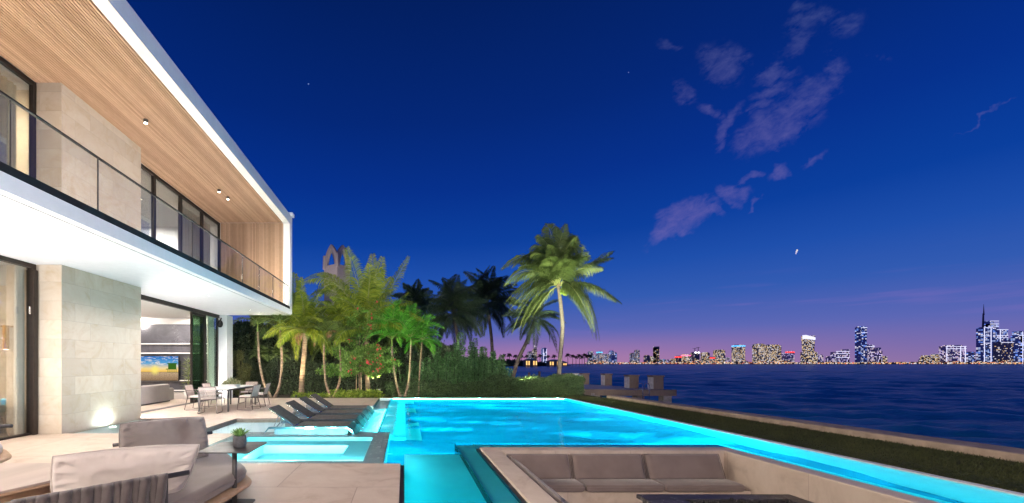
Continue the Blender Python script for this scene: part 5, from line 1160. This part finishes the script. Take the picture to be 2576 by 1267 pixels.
boxes = [(1643.7,1670,26.4,945.5,988,'timber clad dock locker at the outer corner beside the ladder'),(1583,1607.5,27.4,944.4,988,'timber clad dock locker second from the outer end'),(1521.7,1540,31.0,941,980,'timber clad dock locker third from the outer end'),(1465.8,1482.7,32.8,940,985,'dock locker seen just above the right end of the hedge'),(1422.9,1442,33.2,940,985,'dock locker partly hidden by the hedge, next to the white one')]
def locker(x0, x1, Y, yt, yb, lb):
    A, B = Q(x0,yb,Y), Q(x1,yt,Y); t = thing('dock_locker', lb, 'locker', (A.x,Y,-.22), 'timber clad lockers standing on the dock'); zb = -.22
    mb = MB(); mb.box(A.x+.02,B.x-.02,Y,Y+.62,-.44 if Y < 28 else zb,B.z-.09); mb.build('body', m_tb, t)
    mb = MB(); mb.box(A.x-.03,B.x+.03,Y-.04,Y+.66,B.z-.09,B.z); mb.build('lid', m_tb, t)
    mb = MB(); mb.box(A.x-.012,A.x+.018,Y+.02,Y+.60,zb+.02,B.z-.12); mb.build('lit_side', m_cap, t)  # white sheet: the light on the left face is put into its colour
    mb = MB(); mb.ball((A.x+.18,Y-.015,B.z-.45), .03,.02,.03); mb.build('knob', M['steel'], t)
for b_ in boxes: locker(*b_)
wl = MB(); A = Q(1443.5,985,33.0); B = Q(1455,940.5,33.0); wl.box(A.x,B.x,33.0,33.4,-.22,B.z-.05); wl.box(A.x-.05,B.x+.05,32.96,33.44,B.z-.05,B.z+.02); tag(wl.build('power_pedestal', m_cap), 'white dock power pedestal behind the end of the hedge', 'power pedestal')
lt = thing('dock_ladder', 'steel swim ladder hooked over the dock edge', 'ladder', (17.0,25.7,-.2)); o = MB()
xa, xb = (1617.5-VX)*25.6/F, (1633.5-VX)*25.6/F
for x in (xa, xb): o.tube([(x,26.1,-.2),(x,26.1,.12),(x,26.0,.22),(x,25.7,.22),(x,25.62,.12),(x,25.62,-1.6)], .022, 8)
o.build('rail', M['steel'], lt, smooth=True); o = MB()
for z in (-.5,-.8,-1.1): o.tube([(xa,25.62,z),(xb,25.62,z)], .016, 6)
o.build('rung', M['steel'], lt)
for i, (x, yt, lb) in enumerate(((1331,938,'dark mooring pile standing in the water left of the palm trunk, taller'),(1297,950,'thin mooring pile standing in the water beside the leaning palm'),(1357,935,'dark mooring pile in the water just left of the palm trunk'))):
    p = Q(x,yt,36.0); mb = MB(); mb.cyl((p.x,36.0), .11, -2, p.z, 10); tag(mb.build('mooring_pile', M['barkd']), lb, 'mooring pile', 'mooring piles behind the hedge')
o = MB(); a = Q(1345,950,34.5); o.box(a.x-.8,a.x+.8,34.5,35.2,-1.2,a.z+.0); tag(o.build('low_seawall_block', M['cap']), 'brown concrete block at the water left of the palm trunk', 'concrete block')
# ================================================================== city across the bay
def citymat(name, body, cols, lit, cw, chh, strength, rough=.35):
    m, T, out = newmat(name); b_ = T.n('ShaderNodeBsdfPrincipled'); b_.inputs['Base Color'].default_value = (*body,1); b_.inputs['Roughness'].default_value = rough
    uvn = T.n('ShaderNodeUVMap'); sx = T.n('ShaderNodeSeparateXYZ'); T.nt.links.new(uvn.outputs[0], sx.inputs[0]); oi = T.n('ShaderNodeObjectInfo')
    a = T.m('DIVIDE', sx.outputs[0], cw); b2 = T.m('DIVIDE', sx.outputs[1], chh); ia = T.m('FLOOR', a); ib = T.m('FLOOR', b2)
    wn_ = T.n('ShaderNodeTexWhiteNoise', noise_dimensions='3D'); T.nt.links.new(T.vec(ia, ib, T.m('MULTIPLY', oi.outputs['Random'], 50)), wn_.inputs[0])
    big = T.noise(T.vec(T.m('DIVIDE', sx.outputs[0], 22.0), T.m('DIVIDE', sx.outputs[1], 30.0)), 1.0, 2)
    thr = T.m('ADD', 1-lit, T.m('MULTIPLY', T.m('SUBTRACT', .5, big), .9))
    on = T.m('GREATER_THAN', wn_.outputs[0], thr)
    fa = T.m('FRACT', a); fb = T.m('FRACT', b2)
    ins = T.m('MULTIPLY', T.m('GREATER_THAN', fa, .12), T.m('MULTIPLY', T.m('GREATER_THAN', fb, .28), 1))
    sc_ = T.n('ShaderNodeSeparateColor'); T.nt.links.new(wn_.outputs[1], sc_.inputs[0])
    col = T.ramp(sc_.outputs[1], [(i/max(1,len(cols)), c) for i, c in enumerate(cols)], 'CONSTANT')
    T.put(b_.inputs['Emission Color'], col); T.put(b_.inputs['Emission Strength'], T.m('MULTIPLY', T.m('MULTIPLY', on, ins), T.maprange(sc_.outputs[0], 0, 1, strength*.15, strength*.85)))
    T.nt.links.new(b_.outputs[0], out.inputs[0]); return m
WM, CW, BL_ = lin((255,214,150)), lin((245,240,255)), lin((120,160,255))
CM = {'warm': citymat('tower_warm', (.07,.06,.11), [WM, lin((255,230,190)), CW], .50, 5, 4, 1.35),
      'cool': citymat('tower_cool', (.10,.11,.22), [CW, lin((150,190,255)), lin((255,220,190))], .42, 4.5, 4, 1.1),
      'dark': citymat('tower_dark', (.05,.06,.14), [CW, WM], .14, 6, 6, .9),
      'blue': citymat('tower_blue', (.08,.14,.42), [lin((190,210,255)), BL_, CW], .34, 9, 6, 1.2, .3),
      'lav': citymat('tower_lavender', (.24,.20,.42), [lin((255,225,225)), CW, lin((220,200,255))], .42, 6, 6, 1.15),
      'low': citymat('low_rise', (.05,.045,.08), [lin((255,205,150)), lin((255,235,215)), CW, lin((255,150,110))], .55, 6, 5, 1.3)}
YB = 2050.0
def wx(x, Y): return (x-VX)*Y/F
def wz(y, Y): return H-(y-VY)*Y/F
TG = 'distant lit towers across the bay'
LE = {k: emit('edge_light_'+k, c, s) for k, c, s in (('blue', lin((90,190,255)), 1.6), ('white', lin((225,225,255)), 1.3), ('pink', lin((255,120,170)), 1.6), ('red', (1,.05,.05), 2))}
def tower(x0, x1, yt, mat, label, dY=0, cap=None, depth=28, taper=0, bands=(), steps=None, slant=0, edges=None):
    Y = YB+dY; X0, X1, zt = wx(x0,Y), wx(x1,Y), wz(yt,Y); t = thing('city_tower', label, 'tower', ((X0+X1)/2,Y,0), TG)
    mb = MB(); k = taper*(X1-X0)
    if steps:
        zprev = 0
        for f0, f1, fz in steps: mb.box(X0+(X1-X0)*f0, X0+(X1-X0)*f1, Y+2*zprev*.001, Y+depth, zprev, zt*fz); zprev = zt*fz-.01 if 0 else 0
    elif slant:
        n0 = [(X0,Y),(X1,Y),(X1,Y+depth),(X0,Y+depth)]
        mb.add([(x,y,0) for x,y in n0]+[(X0,Y,zt),(X1,Y,zt-slant),(X1,Y+depth,zt-slant),(X0,Y+depth,zt)], [(3,2,1,0),(4,5,6,7),(0,1,5,4),(1,2,6,5),(2,3,7,6),(3,0,4,7)])
    elif taper:
        mb.loft([[(X0+k,Y,0),(X1-k,Y,0),(X1-k,Y+depth,0),(X0+k,Y+depth,0)],[(X0,Y,zt),(X1,Y,zt),(X1,Y+depth,zt),(X0,Y+depth,zt)]])
    else:
        w_ = X1-X0; mb.box(X0,X1,Y,Y+depth,0,zt-w_*.03); mb.box(X0+w_*.14,X1-w_*.14,Y+3,Y+depth-3,zt-w_*.03,zt+3)
    mb.build('wall', CM[mat], t)
    if cap: c_ = MB(); c_.box(X0-.5,X1+.5,Y-1,Y+depth,zt-7,zt-1); c_.build('roof_light', LE[cap], t)
    for yb_ in bands: c_ = MB(); c_.box(X0-.5,X1+.5,Y-1.5,Y,wz(yb_,Y)-1.2,wz(yb_,Y)+1.2); c_.build('light_band', LE['white'], t)
    if edges:
        c_ = MB()
        for e in edges: c_.box(X0+(X1-X0)*e-1.1, X0+(X1-X0)*e+1.1, Y-1.6, Y-.1, 10, zt-3)
        c_.build('edge_light', LE['white'], t)
    return t
def a_(cx): return 1466.8+.2222*cx
def b_y(cy): return 805+.2222*cy
def tA(x0, x1, yt, mat, label, **k): return tower(a_(x0), a_(x1), b_y(yt-5), mat, label, **k)
tA(80,118,368,'cool','slim pale tower, first above the right tip of the dark island')
tA(120,172,408,'cool','low wide tower between the island tip and the blue topped tower', dY=60)
tA(178,220,366,'cool','slim tower with blue lit crown near the island', cap='blue')
tA(232,312,398,'cool','wide lit block right of the slim blue crowned tower near the island', dY=30)
tA(322,350,360,'blue','taller half of a bluish pair of towers near the island')
tA(351,385,380,'blue','shorter right half of a bluish pair of towers near the island', dY=20)
tA(560,612,386,'cool','wide lower half of the joined pair left of the tall dark slab')
tA(613,642,352,'cool','slim taller half of the joined pair left of the tall dark slab', dY=15)
tA(722,758,412,'dark','short dark tower immediately left of the tall dark slab')
tA(760,825,424,'warm','low bright block at the foot of the tall dark slab', dY=40)
tA(830,864,308,'dark','tall dark slab tower, tallest of the left half of the skyline', steps=[(0,1,.93),(0,.3,1),(.7,1,1)])
tA(897,940,458,'cool','low pale block right of the tall dark slab'); tA(945,1000,462,'lav','very low wide block amid shoreline lights, left centre', dY=50)
tA(1020,1075,452,'warm','low warm lit block left of the red topped tower', dY=30); tA(1080,1115,420,'dark','short dark tower with a red roof light', cap='red')
tA(1150,1220,402,'warm','bright block with a row of pink lights on its roof', cap='pink'); tA(1222,1258,444,'warm','small warm block touching the tower under construction', dY=30)
uc = tA(1258,1320,378,'dark','dark unfinished tower with two cranes and roof floodlights')
for x, y in ((1280,322),(1318,311)):
    c_ = MB(); X = wx(a_(x), YB); c_.box(X-1,X+1,YB+8,YB+10,wz(b_y(378),YB),wz(b_y(y),YB)); c_.box(X-12,X+9,YB+8,YB+9.5,wz(b_y(y+5),YB),wz(b_y(y+5),YB)+1.6); c_.build('crane', pbr('crane_dark', (.05,.04,.06), .6), uc)
for x in (1272,1306): c_ = MB(); c_.ball((wx(a_(x),YB),YB-2,wz(b_y(372),YB)), 6,3,4.5,8,6); c_.build('floodlight', emit('flood_white', (1,1,1), 3), uc)
tA(1375,1435,380,'warm','warm lit tower just right of the unfinished tower'); tA(1457,1490,430,'cool','small tower with a red roof light between two warm towers', cap='red')
tA(1520,1610,350,'warm','broad warm tower with rounded dark crown, second of the warm four'); tA(1612,1665,436,'lav','low pale block right of the rounded crown tower', dY=40)
tA(1731,1836,294,'warm','broad warm tower with a bright blue line along its roof', cap='blue'); tA(1968,2062,282,'warm','tall warm tower, left one of the close pair'); tA(2094,2245,292,'warm','widest warm tower, right one of the close pair', cap=None)
tA(2305,2348,388,'lav','pale lower half of the small pair right of the widest warm tower'); tA(2349,2393,365,'lav','taller right half of the small pair, with red roof light', cap='red', dY=15)
def c_x(cx): return 1860.4+.2778*cx
def c_y(cy): return 733.4+.2778*cy
def tB(x0, x1, yt, mat, label, **k): return tower(c_x(x0), c_x(x1), c_y(yt), mat, label, **k)
tB(606,686,402,'warm','torch shaped tower flaring upward to a slanted white crown', taper=.2, dY=20, cap=None)
Y = YB+15; cr = MB(); X0, X1 = wx(c_x(604),Y), wx(c_x(688),Y); cr.add([(X0,Y,wz(c_y(430),Y)),(X1,Y,wz(c_y(440),Y)),(X1,Y,wz(c_y(418),Y)),(X0,Y,wz(c_y(396),Y)),(X0,Y+20,wz(c_y(430),Y)),(X1,Y+20,wz(c_y(440),Y)),(X1,Y+20,wz(c_y(418),Y)),(X0,Y+20,wz(c_y(396),Y))], [(0,1,2,3),(7,6,5,4),(0,4,5,1),(1,5,6,2),(2,6,7,3),(3,7,4,0)])
tag(cr.build('tower_crown', LE['white']), 'slanted glowing crown on top of the torch shaped tower', 'tower crown')
tB(600,706,548,'warm','wide bright podium block under the torch shaped tower', dY=-10); tB(712,760,578,'lav','small block at the right foot of the torch shaped tower')
tB(830,864,592,'lav','tiny pointed block left of the slant roofed block'); tB(875,995,540,'lav','wide block with white light bands and a raised right corner', bands=(c_y(565),c_y(600),c_y(545)), steps=[(0,1,.92),(.78,1,1.12)])
tB(1100,1154,322,'blue','very tall blue grey slab right of the wide banded block', bands=(c_y(375),c_y(330))); tB(1158,1222,486,'lav','pale block leaning on the right side of the tall blue grey slab', dY=20, bands=(c_y(500),))
tB(1245,1294,510,'lav','stepped slim tower right of the tall blue grey slab', steps=[(0,1,.8),(.3,.75,1)]); tB(1310,1340,592,'warm','tiny bright cube block right of the stepped slim tower')
tB(1680,1745,580,'warm','low glittering pyramid cluster in the gap before the wide lavender block', steps=[(0,1,.5),(.2,.8,.8),(.4,.65,1)]); tB(1794,1812,572,'warm','thin glittering mast like block before the wide lavender block')
tB(1870,2052,492,'lav','wide lavender block with scalloped lit roof, alone on the right', bands=(c_y(500),c_y(520)), edges=(.03,.72,.95)); tB(2100,2136,552,'blue','small blue block just left of the spired tower')
st_ = tB(2212,2292,328,'blue','blue tower topped by a tall dark needle spire, tallest on the right', bands=(c_y(330),c_y(405),c_y(470)), edges=(.05,.8))
Y = YB; sp2 = MB(); X = wx(c_x(2218),Y); sp2.tube([(X,Y+5,wz(c_y(330),Y)),(X+1.5,Y+5,wz(c_y(200),Y))], [4.5,3], 6); X2 = wx(c_x(2225),Y); sp2.tube([(X2,Y+5,wz(c_y(215),Y)),(X2-1.0,Y+5,wz(c_y(116),Y))], [3.0,.5], 6); sp2.build('spire', pbr('spire_dark', (.02,.03,.09), .4), st_)
tB(2270,2346,268,'blue','blue stacked tower with bright horizontal roof lines beside the spire', dY=40, bands=(c_y(270),c_y(290),c_y(305),c_y(322)), steps=[(0,1,.93),(0,.45,1)])
tB(2330,2430,345,'blue','broad blue tower with bright roofline, right of the stacked tower', dY=-20, bands=(c_y(347),c_y(400),c_y(420)), edges=(.3,)); tB(2368,2482,462,'dark','dark blue lower block in front of the broad blue tower', dY=-50, bands=(c_y(464),))
tB(2486,2530,430,'blue','blue block with vertical light strips near the right picture edge', dY=10, bands=(c_y(440),), edges=(.02,.9)); tB(2530,2640,360,'blue','bulky blue tower cut off by the right picture edge', dY=-10, steps=[(0,1,.85),(.12,1,1)], bands=(c_y(400),c_y(470)), edges=(.3,))
for x0, x1, yt, mt, lb in ((1330,1341,886,'cool','first tiny tower seen above the dark island trees'),(1343,1351,879,'warm','second tiny tower seen above the dark island trees'),(1366,1376,877,'blue','bright blue edged tiny tower above the dark island trees')): tower(x0,x1,yt,mt,lb,edges=(.1,.9) if mt == 'blue' else None)
rr = rnd(99); protos = []
for i in range(120):
    x = 1478+i*9.35+rr.uniform(-3,3); w = rr.uniform(5,13); h = rr.choice([2,2.5,3,3.5,4,5,6,8]) if x < 1980 or x > 2300 else rr.choice([2,2.5,3,4])
    Y = YB-40+rr.uniform(-10,10)-30*(i % 3); mb = MB(); X0, X1 = wx(x,Y), wx(x+w,Y); mb.box(X0,X1,Y,Y+20,0,wz(916-h-1,Y)); o = mb.build('low_building', CM['low'])
    tag(o, 'small low lit building in the shoreline row at the foot of the towers', 'building', 'low buildings along the far shore')
# lamps along the far shore: glowing globes
mb = [MB(), MB(), MB()]
for i in range(380):
    x = 1480+1100*rr.random(); big = .8+1.2*(rr.random()**5)*2; Y = YB-110+rr.uniform(-8,8); mb[rr.choice([0,0,1,1,2])].ball((wx(x,Y),Y,wz(916-rr.uniform(.2,3.2),Y)), 1.5*big,1.0,1.3*big,6,4)
for b_, c, s in zip(mb, (lin((255,190,120)), lin((255,240,225)), lin((255,130,80))), (1.2,1.2,1.0)): tag(b_.build('shore_lamps', emit('shore_lamp', c, s)), 'myriad of tiny lamps glittering along the far shoreline', 'lamps', kind='stuff')
# low cloud streaks are in the sky; wooded island on the left
rr = rnd(123); mb = MB()
def isl_s(rr):
    a = rr.uniform(0,6.28); k = math.sqrt(rr.random()); x = -20+185*k*math.cos(a)+0; y = 425+50*k*math.sin(a); e = (1-k**6); h = (5.0+4.5*noise.fractal(Vector((x*.03,y*.03,3)),1,2,3))*(.35+.65*e)
    return (x,y,rr.random()**.6*h), Vector((0,0,.4))
leaves_in(mb, 42000, isl_s, 2.2, rr, .2, 1.3); o = mb.build('island_trees', M['palmd'], uv=False); tag(o, 'dark wooded island low on the water left of the city', 'trees', kind='stuff')
proto_p = None
for i in range(17):
    x = [1282,1296,1312,1325,1342,1358,1378,1394,1428,1440,1449,1458,1464,1471,1478,1484,1268][i]; Y = 392+rr.uniform(-8,8); hgt = rr.uniform(8.5,11.5)
    if proto_p is None:
        t = thing('island_palm', 'small dark palm silhouette on the wooded island', 'palm tree', (0,0,0), 'palm silhouettes on the island', local=True)
        o = MB(); o.tube([(0,0,0),(.3,0,5),(.1,0,9)], [.3,.22,.2], 6); o.build('trunk', M['barkd'], t); lf_ = MB(); rb = MB()
        for k, (c, b2) in enumerate(crown_random((.1,0,9), 3.4, 15, 77, -30, 70)): frond(lf_, rb, (.1,0,9), b2, c, 1.3, 12, .22, .4, 700+k)
        lf_.build('crown', M['palmd'], t, uv=False); proto_p = t; o = t
    else: o = copy_tree(proto_p)
    o.location = (wx(x,Y),Y,-.3); s_ = hgt/10.5; o.scale = (s_,s_,s_); o.rotation_euler = (0,0,rr.uniform(0,6))
for i, (x0, x1, yt, lb) in enumerate(((1322,1352,905,'small lit house with pale roof among the island trees'),(1382,1412,907,'lit waterfront house on the island, left of the palm trunk'),(1416,1426,911,'tiny lit cabin on the island right of the palm trunk'))):
    Y = 362.0; t = thing('island_house', lb, 'house', (wx(x0,Y),Y,0), 'lit houses on the island'); X0, X1 = wx(x0,Y), wx(x1,Y); zt = wz(yt,Y)
    mb = MB(); mb.box(X0,X1,Y,Y+8,-.8,zt-1.0); mb.build('wall', pbr('island_wall', (.25,.2,.15), .7), t); mb = MB(); mb.add([(X0-1,Y-1,zt-1),(X1+1,Y-1,zt-1),(X1+1,Y+9,zt-1),(X0-1,Y+9,zt-1),((X0*2+X1)/3,Y+4,zt+.8),((X0+2*X1)/3,Y+4,zt+.8)], [(3,2,1,0),(0,1,5,4),(1,2,5),(2,3,4,5),(3,0,4)]); mb.build('roof', pbr('island_roof', (.3,.3,.32), .7), t)
    n_ = max(2, int((X1-X0)/2.2))
    for k in range(n_):
        if k % 3 == 2: continue
        mb = MB(); xx = X0+(X1-X0)*(k+.25)/n_; mb.box(xx,xx+1.2,Y-.05,Y-.01,.3,zt-1.4); mb.build('window', emit('island_window', lin((255,200,120)), 1.6) if not M.get('iw') else M['iw'], t)
